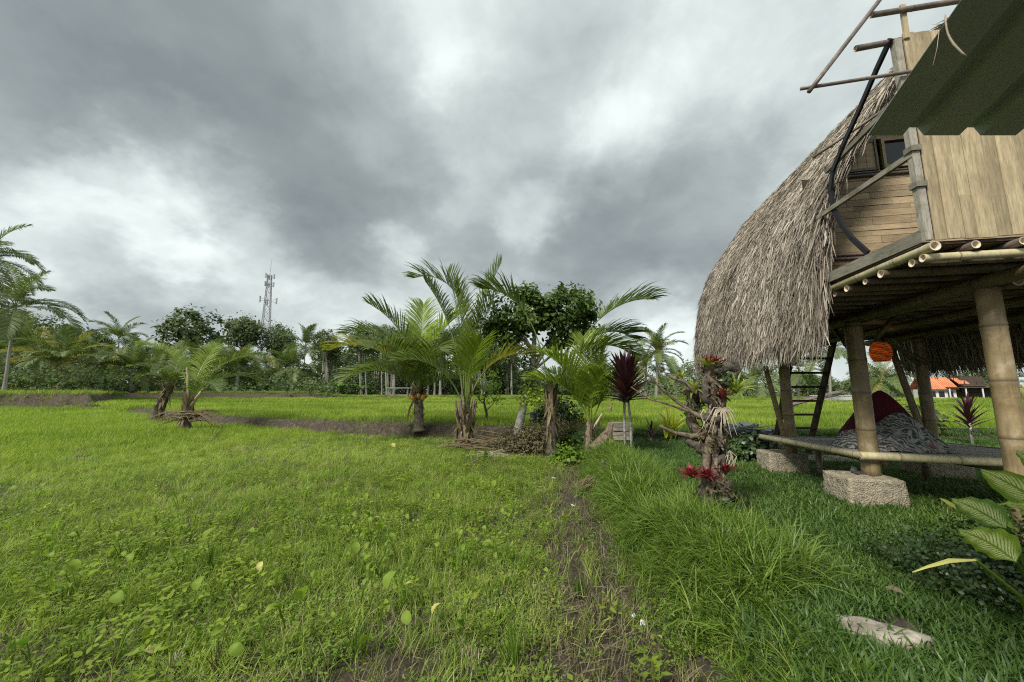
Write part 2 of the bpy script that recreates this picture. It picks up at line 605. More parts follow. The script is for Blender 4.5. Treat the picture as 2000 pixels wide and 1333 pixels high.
def tag(o, label=None, cat=None, group=None, kind=None):
    if label:
        o['label'] = label
    if cat:
        o['category'] = cat
    if group:
        o['group'] = group
    if kind:
        o['kind'] = kind
    return o


def thing(name, label, cat, loc=(0, 0, 0), rz=0, group=None):
    return tag(link(name, None, None, None, loc, (0, 0, rz)), label, cat, group)


def copy_tree(o, parent=None):
    c = o.copy()
    C.objects.link(c)
    if parent is not None:
        c.parent = parent
    for ch in list(o.children):
        copy_tree(ch, c)
    return c


def np_mesh(name, V, F, smooth=True, var=None):
    me = bpy.data.meshes.new(name)
    n = len(F)
    k = F.shape[1]
    me.vertices.add(len(V))
    me.vertices.foreach_set('co', V.astype(np.float32).ravel())
    me.loops.add(n * k)
    me.loops.foreach_set('vertex_index', F.astype(np.int32).ravel())
    me.polygons.add(n)
    me.polygons.foreach_set('loop_start', np.arange(0, n * k, k, dtype=np.int32))
    me.polygons.foreach_set('loop_total', np.full(n, k, dtype=np.int32))
    if smooth:
        me.polygons.foreach_set('use_smooth', np.ones(n, dtype=bool))
    me.update(calc_edges=True)
    if var is not None:
        a = me.attributes.new('var', 'FLOAT', 'POINT')
        a.data.foreach_set('value', var.astype(np.float32))
    return me


def leaf_cloud(P, Nn, size, aspect=1.7, var=None, bend=.25, tris=False):
    """P (n,3) centres, Nn (n,3) preferred normals, size (n,) -> V,F,var  each leaf a pointed 6-vertex blade"""
    n = len(P)
    Nn = Nn / (np.linalg.norm(Nn, axis=1, keepdims=True) + 1e-9)
    rv = npr.normal(size=(n, 3))
    U = np.cross(Nn, rv)
    U /= np.linalg.norm(U, axis=1, keepdims=True) + 1e-9
    W = np.cross(Nn, U)
    L = size[:, None]
    wd = L / aspect / 2
    pts = [P, P + U * L * .35 + W * wd + Nn * L * bend * .1, P + U * L * .75 + W * wd * .7 - Nn * L * bend * .1, P + U * L - Nn * L * bend * .5,
           P + U * L * .75 - W * wd * .7 - Nn * L * bend * .1, P + U * L * .35 - W * wd + Nn * L * bend * .1]
    V = np.stack(pts, 1).reshape(-1, 3)
    o = (np.arange(n) * 6)[:, None]
    F = np.concatenate([o + np.array([[0, 1, 2, 5]]) * 1, ], 0)
    F = np.concatenate([o + np.array([[0, 1, 2, 5]]), o + np.array([[5, 2, 3, 4]])], 0)
    vr = npr.rand(n) if var is None else var
    return V, F, np.repeat(vr, 6)


# value noise for terrain and masks
_tab = npr.rand(256, 256)


def vnoise(x, y):
    xi, yi = np.floor(x).astype(int), np.floor(y).astype(int)
    fx, fy = x - xi, y - yi
    fx, fy = fx * fx * (3 - 2 * fx), fy * fy * (3 - 2 * fy)
    g = lambda a, b_: _tab[a & 255, b_ & 255]
    return (g(xi, yi) * (1 - fx) + g(xi + 1, yi) * fx) * (1 - fy) + (g(xi, yi + 1) * (1 - fx) + g(xi + 1, yi + 1) * fx) * fy


def fbm(x, y, o=4):
    s, a, t = 0, 1, 0
    for i in range(o):
        s = s + a * vnoise(x * 2 ** i + 17 * i, y * 2 ** i + 31 * i)
        t += a
        a *= .5
    return s / t


def sstep(x):
    x = np.clip(x, 0, 1)
    return x * x * (3 - 2 * x)


# ------------------------------------------------------------------ terrain
def f_yb(x):
    return np.interp(x, [-60, -36, -28, -14.8, -9, -5.4, -2.6, 1.1, 2.5, 6, 12, 40], [33, 33, 27, 17.4, 14.9, 13.5, 12.9, 10.6, 10.1, 10.0, 10.4, 11])


def f_xb(y):
    return np.interp(y, [-5, 0, 2.1, 2.85, 5, 8.7, 10.4, 12], [.95, .95, .97, 1.04, 1.18, 1.6, 1.85, 2.1])


RIDGES = [(17.5, .12), (24, .18), (33, .22), (44, .3)]


def terrain(x, y):
    x = np.asarray(x, float)
    y = np.asarray(y, float)
    nz = fbm(x * .9, y * .9, 3) - .5
    d1 = (y + nz * .5 - f_yb(x))
    m1 = sstep(d1 / .34)
    up = m1 * .37 + .07 * np.exp(-((d1 - .75) / .35) ** 2)
    for yr, h in RIDGES:
        dd = (y - yr - 1.2 * (vnoise(x * .12 + yr, x * 0 + 3) - .5) + x * .03)
        up = up + h * np.exp(-(dd / .45) ** 2) * (y > f_yb(x) + 1.5)
    d2 = x + nz * .25 - f_xb(y)
    m2 = sstep(d2 / .5)
    lawn = (m2 * .25 + .05 * np.exp(-((d2 - .55) / .3) ** 2)) * (1 - sstep((y - 10) / 1.0) * .0)
    z = np.maximum(up, lawn * (y < 30))
    q = x / np.maximum(y, .01)
    Yt = np.interp(q, [-1.12, -1.03, -.49, -.41, -.1, .3], [33, 52, 56, 60, 66, 60])
    ht = np.interp(q, [-.55, -.44, .2], [1.38, .75, .6])
    d3 = y + nz * 1.5 - Yt
    mt = sstep(d3 / .9) * (y > 5)
    z = z * (1 - mt) + ht * mt
    z = z - .055 * np.exp(-((d2 + .22) / .28) ** 2) * (y < 11)
    bumps = (fbm(x * 2.6, y * 2.6, 4) - .5) * .07 * np.clip(1 - np.hypot(x, y) / 60, 0, 1)
    lw = sstep(d2 / .8) * (y < 11)
    z = z + bumps * (1 - .6 * lw)
    mud = np.clip(1.5 * np.exp(-((d2 + .36) / .43) ** 2) * (y < 10.5) * (y > -3), 0, 1)
    face1 = np.exp(-((d1 - .2) / .42) ** 2) * (q > -1.05) * (x < 1.3) * (y < 32)
    face3 = np.exp(-((d3 - .25) / .8) ** 2) * (q < -.40) * (y > 20)
    ricez = m1 * (1 - mt) * (y > f_yb(x) + .6)
    return z, mud, ricez, np.clip(face1 + face3 + (mt * (q < -.4)) * .5, 0, 1), d2, d1, mt


def Hs(x, y):
    return float(terrain(np.array([x]), np.array([y]))[0][0])


ang = np.concatenate([np.linspace(-math.pi, -R(66), 40)[:-1], np.linspace(-R(66), R(66), 330), np.linspace(R(66), math.pi, 40)[1:-1]])
rad = np.concatenate([[0.02, .3, .6], np.geomspace(.9, 3500, 470)])
A, Rr = np.meshgrid(ang, rad)
X, Y = np.sin(A) * Rr, np.cos(A) * Rr
Z, mud, ricez, bankz, _, _, _ = terrain(X.ravel(), Y.ravel())
V = np.stack([X.ravel(), Y.ravel(), Z], 1)
na, nr = len(ang), len(rad)
i, j = np.meshgrid(np.arange(nr - 1), np.arange(na), indexing='ij')
j2 = (j + 1) % na
F = np.stack([i * na + j, i * na + j2, (i + 1) * na + j2, (i + 1) * na + j], -1).reshape(-1, 4)[:, ::-1]
me = np_mesh('ground', V, F)
ca = me.color_attributes.new('zone', 'FLOAT_COLOR', 'POINT')
la = me.attributes.new('lawnish', 'FLOAT', 'POINT')
lw_ = sstep((X.ravel() - f_xb(Y.ravel()) - .2) / .5) * (Y.ravel() < 11)
la.data.foreach_set('value', lw_.astype(np.float32))
ca.data.foreach_set('color', np.stack([mud, ricez, bankz, np.ones_like(mud)], 1).astype(np.float32).ravel())
tag(link('ground', me, 'ground'), kind='structure')

# ------------------------------------------------------------------ scattering of stuff with geometry nodes
def scatter(name, protos, mat, P, scl, tint, tilt=.15, label=None, cat=None):
    n = len(P)
    col = bpy.data.collections.new(name + '_kinds')
    for k, me_ in enumerate(protos):
        if len(me_.materials) == 0:
            me_.materials.append(M[mat])
        o = bpy.data.objects.new('%s_kind_%02d' % (name, k), me_)
        col.objects.link(o)
    me_ = bpy.data.meshes.new(name)
    me_.vertices.add(n)
    me_.vertices.foreach_set('co', P.astype(np.float32).ravel())
    a = me_.attributes.new('rot', 'FLOAT_VECTOR', 'POINT')
    rt = np.stack([npr.normal(size=n) * tilt, npr.normal(size=n) * tilt, npr.rand(n) * 6.283], 1)
    a.data.foreach_set('vector', rt.astype(np.float32).ravel())
    a = me_.attributes.new('scl', 'FLOAT', 'POINT')
    a.data.foreach_set('value', np.asarray(scl, dtype=np.float32))
    a = me_.attributes.new('tint', 'FLOAT', 'POINT')
    a.data.foreach_set('value', np.asarray(tint, dtype=np.float32))
    a = me_.attributes.new('pick', 'INT', 'POINT')
    a.data.foreach_set('value', npr.randint(0, len(protos), n).astype(np.int32))
    me_.materials.append(M[mat])
    ob = link(name, me_)
    g = bpy.data.node_groups.new(name, 'GeometryNodeTree')
    g.interface.new_socket(name='Geometry', in_out='INPUT', socket_type='NodeSocketGeometry')
    g.interface.new_socket(name='Geometry', in_out='OUTPUT', socket_type='NodeSocketGeometry')
    N = g.nodes
    gi, go = N.new('NodeGroupInput'), N.new('NodeGroupOutput')
    ci = N.new('GeometryNodeCollectionInfo')
    ci.inputs['Collection'].default_value = col
    ci.inputs['Separate Children'].default_value = True
    ci.inputs['Reset Children'].default_value = True
    ip = N.new('GeometryNodeInstanceOnPoints')
    ip.inputs['Pick Instance'].default_value = True

    def attr(nm, ty):
        x = N.new('GeometryNodeInputNamedAttribute')
        x.data_type = ty
        x.inputs['Name'].default_value = nm
        return x.outputs['Attribute']
    g.links.new(gi.outputs[0], ip.inputs['Points'])
    g.links.new(ci.outputs[0], ip.inputs['Instance'])
    g.links.new(attr('pick', 'INT'), ip.inputs['Instance Index'])
    er_ = N.new('FunctionNodeEulerToRotation')
    g.links.new(attr('rot', 'FLOAT_VECTOR'), er_.inputs[0])
    g.links.new(er_.outputs[0], ip.inputs['Rotation'])
    g.links.new(attr('scl', 'FLOAT'), ip.inputs['Scale'])
    g.links.new(ip.outputs[0], go.inputs[0])
    md = ob.modifiers.new('scatter', 'NODES')
    md.node_group = g
    tag(ob, label, cat, kind='stuff')
    return ob


def tuft(nb, h, spread, wid, curve, segs=3, base=.02, lean=.0, hv=.35):
    mb = MB()
    for k in range(nb):
        a = rnd.uniform(0, 6.283)
        p = Vector((rnd.gauss(0, base), rnd.gauss(0, base), -.01))
        out = Vector((math.cos(a), math.sin(a), 0))
        hh = h * rnd.uniform(1 - hv, 1 + hv)
        el = rnd.uniform(.15, 1) * spread
        cu = curve * rnd.uniform(.4, 1.4)
        sd_ = out.cross(Vector((0, 0, 1)))
        sd_ = (sd_ + out * rnd.uniform(-.6, .6)).normalized()
        pts, wd = [p], [wid * .7]
        e = math.pi / 2 - el
        for q_ in range(segs):
            p = p + (out * math.cos(e) + Vector((0, 0, 1)) * math.sin(e)) * (hh / segs)
            e -= cu / segs
            pts.append(p)
            wd.append(wid * (1, .95, .6, .06)[min(3, int(3 * (q_ + 1) / segs))] if q_ < segs - 1 else wid * .05)
        mb.strip(pts, wd, sd_)
    return mb.mesh('tuft')


def sprig(nl, size, h):
    """low creeping weed: short stems with small oval leaves"""
    mb = MB()
    for k in range(nl):
        a = rnd.uniform(0, 6.283)
        r_ = rnd.uniform(.1, 1) * .07
        z = rnd.uniform(.2, 1) * h
        c = Vector((math.cos(a) * r_, math.sin(a) * r_, z))
        L = size * rnd.uniform(.6, 1.3)
        d = Vector((math.cos(a + rnd.uniform(-.8, .8)), math.sin(a + rnd.uniform(-.8, .8)), rnd.uniform(-.1, .7))).normalized()
        s_ = d.cross(Vector((0, 0, 1))).normalized()
        mb.strip([c, c + d * L * .5, c + d * L], [L * .08, L * .3, L * .03], s_)
        if k % 3 == 0:
            mb.strip([Vector((0, 0, 0)), c * .6 + Vector((0, 0, h * .1)), c], [.0015] * 3, s_)
    return mb.mesh('sprig')


def sector(n, d0, d1, a0=-62, a1=62, power=1.0):
    """points in a view sector; power 1 = uniform area, 0 = uniform distance"""
    u_ = npr.rand(n)
    ex = 1 + power
    r_ = (d0 ** ex + u_ * (d1 ** ex - d0 ** ex)) ** (1 / ex)
    th_ = R(a0) + npr.rand(n) * (R(a1) - R(a0))
    return np.sin(th_) * r_, np.cos(th_) * r_, r_


def scat_region(name, protos, mat, x, y, keep, scl, tint, **k):
    z = terrain(x, y)[0]
    P = np.stack([x, y, z], 1)[keep]
    scatter(name, protos, mat, P, scl[keep], tint[keep], **k)


# blade kinds
short_t = [tuft(16, .10, 1.1, .0022, 1.2, 2, .035) for _ in range(5)]
mid_t = [tuft(14, .20, .55, .003, .9, 3, .03) for _ in range(4)]
rice_t = [tuft(16, .30, .45, .0042, .6, 3, .03) for _ in range(4)]
tall_t = [tuft(16, .42, .75, .0055, 1.7, 4, .04) for _ in range(5)]
lawn_t = [tuft(24, .085, 1.25, .0050, .9, 2, .05) for _ in range(5)]
patch_t = [tuft(70, .32, .4, .010, .6, 2, .22) for _ in range(4)]
farp_t = [tuft(90, .36, .4, .022, .6, 2, .45) for _ in range(3)]
dry_t = [tuft(9, .13, 1.45, .0022, .5, 2, .05) for _ in range(4)]
drylong_t = [tuft(7, .22, 1.5, .003, .4, 2, .06) for _ in range(4)]
sprig_t = [sprig(18, .017, .05) for _ in range(5)]
sprigb_t = [sprig(20, .017, .09) for _ in range(4)]



def info(x, y):
    z, mud_, ric, bnk, d2, d1, mt = terrain(x, y)
    return mud_, ric, bnk, d2, d1, mt


# near field: low weeds, sparse towards the camera and along the mud
x, y, r_ = sector(30000, 1.3, 15, -62, 25, .55)
mud_, ric, bnk, d2, d1, mt = info(x, y)
pn = fbm(x * 1.3 + 5, y * 1.3, 3)
fine = fbm(x * 5 + 9, y * 5, 2)
infield = (d2 < .1) & (d1 < .15)
cov = np.clip((pn - .34) * 5 + (r_ - 3.4) * .2, .28, 1) * np.clip((fine - .30) * 5, .08, 1)
keep = infield & (npr.rand(len(x)) < cov * (1 - .93 * mud_))
tint = np.clip(.2 + (pn - .5) * 1.6 + npr.rand(len(x)) * .75 + .8 * np.exp(-(((x + 6.5) / 3.5) ** 2 + ((y - 9.5) / 1.6) ** 2)), 0, 1.3)
scat_region('field_weeds', short_t, 'field_grass', x, y, keep, .6 + npr.rand(len(x)) * .9, tint, label='low fine-bladed green weeds carpeting the near field', cat='grass')

x, y, r_ = sector(20000, 1.3, 12, -62, 28, .5)
mud_, ric, bnk, d2, d1, mt = info(x, y)
pn = fbm(x * 1.6 + 25, y * 1.6, 3)
keep = (d2 < .55) & (d1 < .2) & (npr.rand(len(x)) < np.clip((pn - .38) * 5, .10, 1) * (1 - .86 * mud_))
scat_region('creeping_weeds', sprig_t, 'field_grass', x, y, keep, .7 + npr.rand(len(x)) * .9, np.clip(.2 + pn * .6 + npr.rand(len(x)) * .3 - .2, 0, 1), label='tiny-leaved creeping weeds between the grass of the near field', cat='weeds')

x, y, r_ = sector(26000, 3.0, 34, -62, 20, .35)
mud_, ric, bnk, d2, d1, mt = info(x, y)
pn = fbm(x * .55 + 55, y * .55, 3)
cov = np.clip((pn - .34) * 5, .06, 1) * np.clip((r_ - 3.0) / 4, .10, 1)
keep = (d2 < -.35) & (d1 < -.15) & (mt < .2) & (npr.rand(len(x)) < cov)
scat_region('field_rice', mid_t, 'field_grass', x, y, keep, (.45 + npr.rand(len(x)) * .55) * np.clip(.8 + r_ / 45, .8, 1.4), np.clip(.3 + (pn - .5) * 1.6 + npr.rand(len(x)) * .7, 0, 1.3), tilt=.1, label='upright seedling blades thickening towards the far edge of the near field', cat='rice')

x, y, r_ = sector(3000, 1.4, 9, -62, 24, .5)
mud_, ric, bnk, d2, d1, mt = info(x, y)
keep = (d2 < -.2) & (d1 < -.2) & (npr.rand(len(x)) < np.clip((fbm(x * .9 + 77, y * .9, 3) - .38) * 6, .08, 1) * (1 - .8 * mud_))
scat_region('upright_weeds', [sprig(16, .036, .17) for _ in range(4)], 'weed_leaf_stuff', x, y, keep, .6 + npr.rand(len(x)) * .7, npr.rand(len(x)), tilt=.1, label='upright small-leaved weeds standing above the field grass', cat='weeds')
x, y, r_ = sector(5200, 1.4, 7, -62, 22, .5)
mud_, ric, bnk, d2, d1, mt = info(x, y)
keep = (d2 < -.25) & (npr.rand(len(x)) < np.clip((fbm(x * .8 + 17, y * .8, 3) - .36) * 5, .1, 1) * (1 - .8 * mud_))
scat_region('near_seedlings', mid_t, 'field_grass', x, y, keep, .35 + npr.rand(len(x)) * .65, np.clip(npr.rand(len(x)) * 1.1, 0, 1.2), tilt=.2, label='loose taller blades among the weeds close to the camera', cat='grass')

# wider patches in the far left of the same field
x, y, r_ = sector(4300, 10, 36, -62, -22, .7)
mud_, ric, bnk, d2, d1, mt = info(x, y)
keep = (d1 < -.1) & (mt < .1) & (npr.rand(len(x)) < np.clip((r_ - 10) / 8, 0, 1))
scat_region('field_rice_far', patch_t, 'rice', x, y, keep, np.clip((r_ - 6) / 14, .35, 1) * (.55 + npr.rand(len(x)) * .4), np.clip(.15 + fbm(x * .4, y * .4, 3) * .8, 0, 1), tilt=.05, label='pale green seedlings in the distant left corner of the near field', cat='rice')

# upper paddies
x, y, r_ = sector(15000, 10.5, 38, -58, 58, .8)
mud_, ric, bnk, d2, d1, mt = info(x, y)
pn = fbm(x * .35, y * .8, 3)
rowgap = np.zeros(len(x), bool)
for yr, h_ in RIDGES:
    dd = (y - yr - 1.2 * (vnoise(x * .12 + yr, x * 0 + 3) - .5) + x * .03)
    rowgap |= np.abs(dd) < .5
keep = (d1 > 1.1) & (mt < .1) & ~((d2 > .2) & (y < 11.4)) & ~((x > .8) & (x < 3) & (y < 14)) & (npr.rand(len(x)) < np.where(rowgap, .25, 1))
scat_region('upper_rice', patch_t, 'rice', x, y, keep, .50 + npr.rand(len(x)) * .4, np.clip((pn - .5) * 2.2 + .35 + npr.rand(len(x)) * .35, 0, 1.1), tilt=.08, label='bright green young rice in the raised paddies beyond the bank', cat='rice')
x, y, r_ = sector(11000, 36, 75, -58, 58, .9)
mud_, ric, bnk, d2, d1, mt = info(x, y)
keep = (mt < .15) | ((mt > .95) & (npr.rand(len(x)) < .4))
scat_region('distant_rice', farp_t, 'rice', x, y, keep, .55 + npr.rand(len(x)) * .4, np.clip((fbm(x * .12, y * .5, 3) - .5) * 2.4 + .5, 0, 1), tilt=.05, label='distant band of bright young rice reaching the trees', cat='rice')

# bank faces and bund tops: dull tufts and dry stalks
x, y, r_ = sector(42000, 8.5, 60, -60, 12, .35)
mud_, ric, bnk, d2, d1, mt = info(x, y)
q = x / y
near_face = (d1 > -.15) & (d1 < 1.3) & (q > -1.08)
Yt = np.interp(q, [-1.12, -1.03, -.49, -.41, -.1, .3], [33, 52, 56, 60, 66, 60])
far_face = (y - Yt > -.5) & (y - Yt < 2.5) & (q < -.35)
keep = (near_face | far_face)
scl_ = np.where(far_face, 2.6, 1.15) * (.6 + npr.rand(len(x)) * .8)
half = npr.rand(len(x))
kp1 = keep & (half < .42)
scat_region('bank_stubble', drylong_t, 'dry_grass', x, y, kp1, scl_, npr.rand(len(x)), tilt=.4, label='dry straw-coloured stalks matted on the earth banks between the paddies', cat='dry grass')
kp2 = keep & (half > np.where(far_face, .3, .55)) & ((d1 > .3) | far_face | (npr.rand(len(x)) < .35)) & ((fbm(x * 1.2, y * 1.2, 2) > .48) | (d1 > .55) | far_face)
scat_region('bank_tufts', mid_t, 'bank_grass', x, y, kp2, scl_ * .8, np.clip(npr.rand(len(x)) * .9, 0, 1), tilt=.25, label='ragged green tufts along the earth banks between the paddies', cat='grass')

# tall arching grass along the edge of the lawn
n = 6000
yy = 1.5 + npr.rand(n) ** 1.0 * 8.8
off = .16 + npr.gamma(2.0, .125, n)
x = f_xb(yy) + off
hg = np.clip((yy - 1.6) / 2.2, .42, 1) * (.75 + .6 * fbm(x * 2.3 + 11, yy * 2.3, 2))
keep = (fbm(x * 1.7 + 3, yy * 1.7, 2) > .40) & ~((np.hypot(x - 1.72, yy - 4.35) < .16)) & (np.hypot(x - 2.0, yy - 2.1) > .5) & (npr.rand(n) < np.clip((yy - .8) / 2.6, .35, 1))
scat_region('edge_grass', tall_t, 'bank_grass', x, yy, keep, (.35 + npr.rand(n) * .6) * hg * np.clip(1.15 - off * .5, .4, 1), np.clip(npr.rand(n) ** 1.5 * .95, 0, 1), tilt=.25, label='tall arching grass along the raised edge of the lawn', cat='grass')
n = 2300
cx_, cy_ = np.concatenate([npr.normal(1.66, .24, 1100), npr.normal(1.80, .22, 1200)]), np.concatenate([npr.normal(3.2, .42, 1100), npr.normal(5.9, .9, 1200)])
keep = (np.hypot(cx_ - 1.7, cy_ - 4.35) > .2) & (np.hypot(cx_ - 2.0, cy_ - 2.1) > .55)
scat_region('clump_grass', tall_t, 'bank_grass', cx_, cy_, keep, .42 + npr.rand(n) * .45, np.clip(npr.rand(n) ** 1.8 * .9, 0, 1), tilt=.25, label='thick dark clumps of arching grass around the bromeliad stump', cat='grass')
n = 6500
yy = 1.2 + npr.rand(n) * 9.2
x = f_xb(yy) + npr.normal(size=n) * .17 + .26
keep = fbm(x * 2 + 7, yy * 2, 2) > .38
scat_region('edge_weeds', sprigb_t, 'bank_grass', x, yy, keep, .6 + npr.rand(n) * .8, np.clip(npr.rand(n) * .8, 0, 1), label='leafy low weeds on the slope below the tall grass', cat='weeds')

# lawn under and in front of the hut
x, y, r_ = sector(95000, 1.2, 21.0, 5, 66, .65)
mud_, ric, bnk, d2, d1, mt = info(x, y)
sl = ((x - 2.02) * .93 + (y - 2.2) * .37) / .34, (-(x - 2.02) * .37 + (y - 2.2) * .93) / .15
keep = (d2 > .3) & (y < 11.2) & (sl[0] ** 2 + sl[1] ** 2 > .8) & (npr.rand(len(x)) < np.clip((fbm(x * 3, y * 3, 2) - .12) * 4, .5, 1))
scat_region('lawn', lawn_t, 'lawn_grass', x, y, keep, .45 + npr.rand(len(x)) * .75 + np.clip(2.6 - r_, 0, 1) * .3, np.clip(npr.rand(len(x)) * .5 + (fbm(x, y, 2) - .3), 0, 1), label='short dark green carpet-grass lawn around the hut', cat='lawn')

# dead straw lying about the near field and the mud strip
x, y, r_ = sector(9000, 1.3, 9, -60, 25, .5)
mud_, ric, bnk, d2, d1, mt = info(x, y)
keep = (d2 < .5) & (npr.rand(len(x)) < np.clip(.25 + mud_ * .5 + np.clip(4 - r_, 0, 2) * .18, 0, 1))
scat_region('straw_litter', dry_t, 'dry_grass', x, y, keep, .5 + npr.rand(len(x)) * .9, npr.rand(len(x)), tilt=.5, label='dead straw littering the soil of the near field', cat='straw')

# ------------------------------------------------------------------ the bamboo hut
HO = Vector((4.31, 4.63, 0))
HA = R(10.5)
ER = Vector((math.cos(HA), -math.sin(HA), 0))
ED = Vector((math.sin(HA), math.cos(HA), 0))


def hw(r_, s, z):
    return HO + ER * r_ + ED * s + Vector((0, 0, z))


def hs(u, v, s):
    """point of the hut's cross plane s in hut coordinates"""
    q = pray(u, v)
    o = Vector((0, 0, CAMH))
    t = (s + HO.dot(ED)) / q.dot(ED)
    p = o + q * t - HO
    return Vector((p.dot(ER), s, p.z))


def bamboo(name, p0, p1, r_, mat, parent, node=.38, hollow=False, n=14, taper=.93, bend=0):
    p0, p1 = Vector(p0), Vector(p1)
    L = (p1 - p0).length
    d = (p1 - p0) / L
    bv = Vector((0, 0, 1)) if abs(d.z) < .8 else Vector((1, 0, 0))
    st = []
    x = rnd.uniform(.1, node)
    while x < L - .04:
        g = min(.011, r_ * .15)
        st += [(x - 3 * g, 1, 0), (x - g, 1.06, .3), (x, 1.0, 1), (x + g, 1.05, .3), (x + 3 * g, .995, 0)]
        x += node * rnd.uniform(.85, 1.15)
    st = [(0, 1, 0)] + st + [(L, 1, 0)]
    pts = [p0 + d * a + bv * (bend * math.sin(math.pi * a / L)) for a, _, _ in st]
    rr = [r_ * q * (1 + (taper - 1) * a / L) for a, q, _ in st]
    mb = MB()
    mb.tube(pts, rr, n, cap=not hollow, nd=[c for _, _, c in st])
    n0 = len(mb.f)
    if hollow:
        for e, s_, rad_ in ((p0, 1, rr[0]), (p1, -1, rr[-1])):
            k = rad_ * .72
            mb.tube([e, e + d * s_ * .0006, e + d * s_ * .10], [rad_, k, k * .95], n, cap=False)
            mb.tube([e + d * s_ * .098, e + d * s_ * .102], [k, .001], n, cap=False)
    me = mb.mesh(name, True)
    me.materials.append(M[mat])
    if hollow:
        me.materials.append(M['bamboo_inside'])
        mi = [0] * n0 + [1] * (len(mb.f) - n0)
        me.polygons.foreach_set('material_index', mi)
    return link(name, me, None, parent)


hut = thing('bamboo_hut', 'raised bamboo hut with a curved grass-thatch roof standing on thick bamboo posts', 'hut', HO, -HA)
PROF = [(-.985, 2.15), (-.955, 2.5), (-.91, 2.85), (-.85, 3.2), (-.75, 3.6), (-.58, 4.0), (-.34, 4.36), (-.06, 4.76), (.22, 5.14), (.56, 5.44), (.9, 5.60)]
RID = .9
PR = np.array(PROF + [(2 * RID - a, b) for a, b in PROF[-2::-1]])
seg = np.linalg.norm(np.diff(PR, axis=0), axis=1)
cum = np.concatenate([[0], np.cumsum(seg)])
LT = cum[-1]
S0, S1 = -1.0, 3.05


def prof(s):
    px_ = np.interp(s, cum, PR[:, 0])
    pz_ = np.interp(s, cum, PR[:, 1])
    e = .04
    tx = np.interp(s + e, cum, PR[:, 0]) - np.interp(s - e, cum, PR[:, 0])
    tz = np.interp(s + e, cum, PR[:, 1]) - np.interp(s - e, cum, PR[:, 1])
    l = np.hypot(tx, tz) + 1e-9
    return px_, pz_, tx / l, tz / l


# solid thatch body (outer and inner skin)
ns, ny = 60, 30
sv = np.linspace(0.0, LT, ns)
px_, pz_, tx, tz = prof(sv)
yv = np.linspace(S0 + .02, S1 - .02, ny)
outer = [(px_[i], y_, pz_[i]) for i in range(ns) for y_ in yv]
inner = [(px_[i] + tz[i] * .10, y_, pz_[i] - tx[i] * .10) for i in range(ns) for y_ in yv]
mb = MB()
fs = []
for i in range(ns - 1):
    for j in range(ny - 1):
        a = i * ny + j
        fs.append((a, a + 1, a + ny + 1, a + ny))
        b_ = a + ns * ny
        fs.append((b_, b_ + ny, b_ + ny + 1, b_ + 1))
for i in range(ns - 1):
    for j in (0, ny - 1):
        a = i * ny + j
        fs.append((a, a + ny, a + ny + ns * ny, a + ns * ny))
for i in (0, ns - 1):
    for j in range(ny - 1):
        a = i * ny + j
        fs.append((a, a + 1, a + 1 + ns * ny, a + ns * ny))
mb.add(outer + inner, fs, .2)
thatch = part('thatch_roof', mb, 'thatch_straw', hut, True)


def strands(n, s_lo, s_hi, y0, y1, o0, o1, l0, l1, wd, seed, splay=.12):
    s = s_lo + npr.rand(n) * (s_hi - s_lo)
    # courses: strands end in faintly staggered rows
    y_ = y0 + npr.rand(n) * (y1 - y0)
    px, pz, tx, tz = prof(s)
    left = s < LT / 2
    sg = np.where(left, -1., 1.)            # direction of travel downwards along the profile
    T = np.stack([tx * sg, npr.normal(size=n) * splay, tz * sg], 1)
    N_ = np.stack([-tz, np.zeros(n), tx], 1)
    off = o0 + npr.rand(n) * (o1 - o0)
    P0 = np.stack([px, y_, pz], 1) + N_ * off[:, None]
    L = (l0 + npr.rand(n) * (l1 - l0))[:, None]
    grav = np.array([0, 0, -1.])
    P1 = P0 + T * L * .5 + N_ * L * .03 + npr.normal(size=(n, 3)) * .008
    T2 = T + grav * .35
    T2 /= np.linalg.norm(T2, axis=1, keepdims=True)
    P2 = P1 + T2 * L * .5 + N_ * L * (npr.rand(n)[:, None] * .16 - .02) + npr.normal(size=(n, 3)) * .012
    W = np.cross(T, N_)
    W = W / (np.linalg.norm(W, axis=1, keepdims=True) + 1e-9) * wd * (.5 + npr.rand(n)[:, None])
    W = W + N_ * wd * npr.normal(size=(n, 1)) * .7
    V_ = np.stack([P0 - W, P0 + W, P1 + W * .9, P1 - W * .9, P2 + W * .25, P2 - W * .25], 1).reshape(-1, 3)
    o_ = (np.arange(n) * 6)[:, None]
    F_ = np.concatenate([o_ + np.array([[0, 1, 2, 3]]), o_ + np.array([[3, 2, 4, 5]])], 0)
    # weathering varies in broad streaks
    vv_ = np.clip(npr.rand(n) ** 1.3 * .8 + (fbm(y_ * 2.2 + 40, s * .8, 3) - .5) * .8 + .05, 0, 1)
    return V_, F_, np.repeat(vv_, 6)


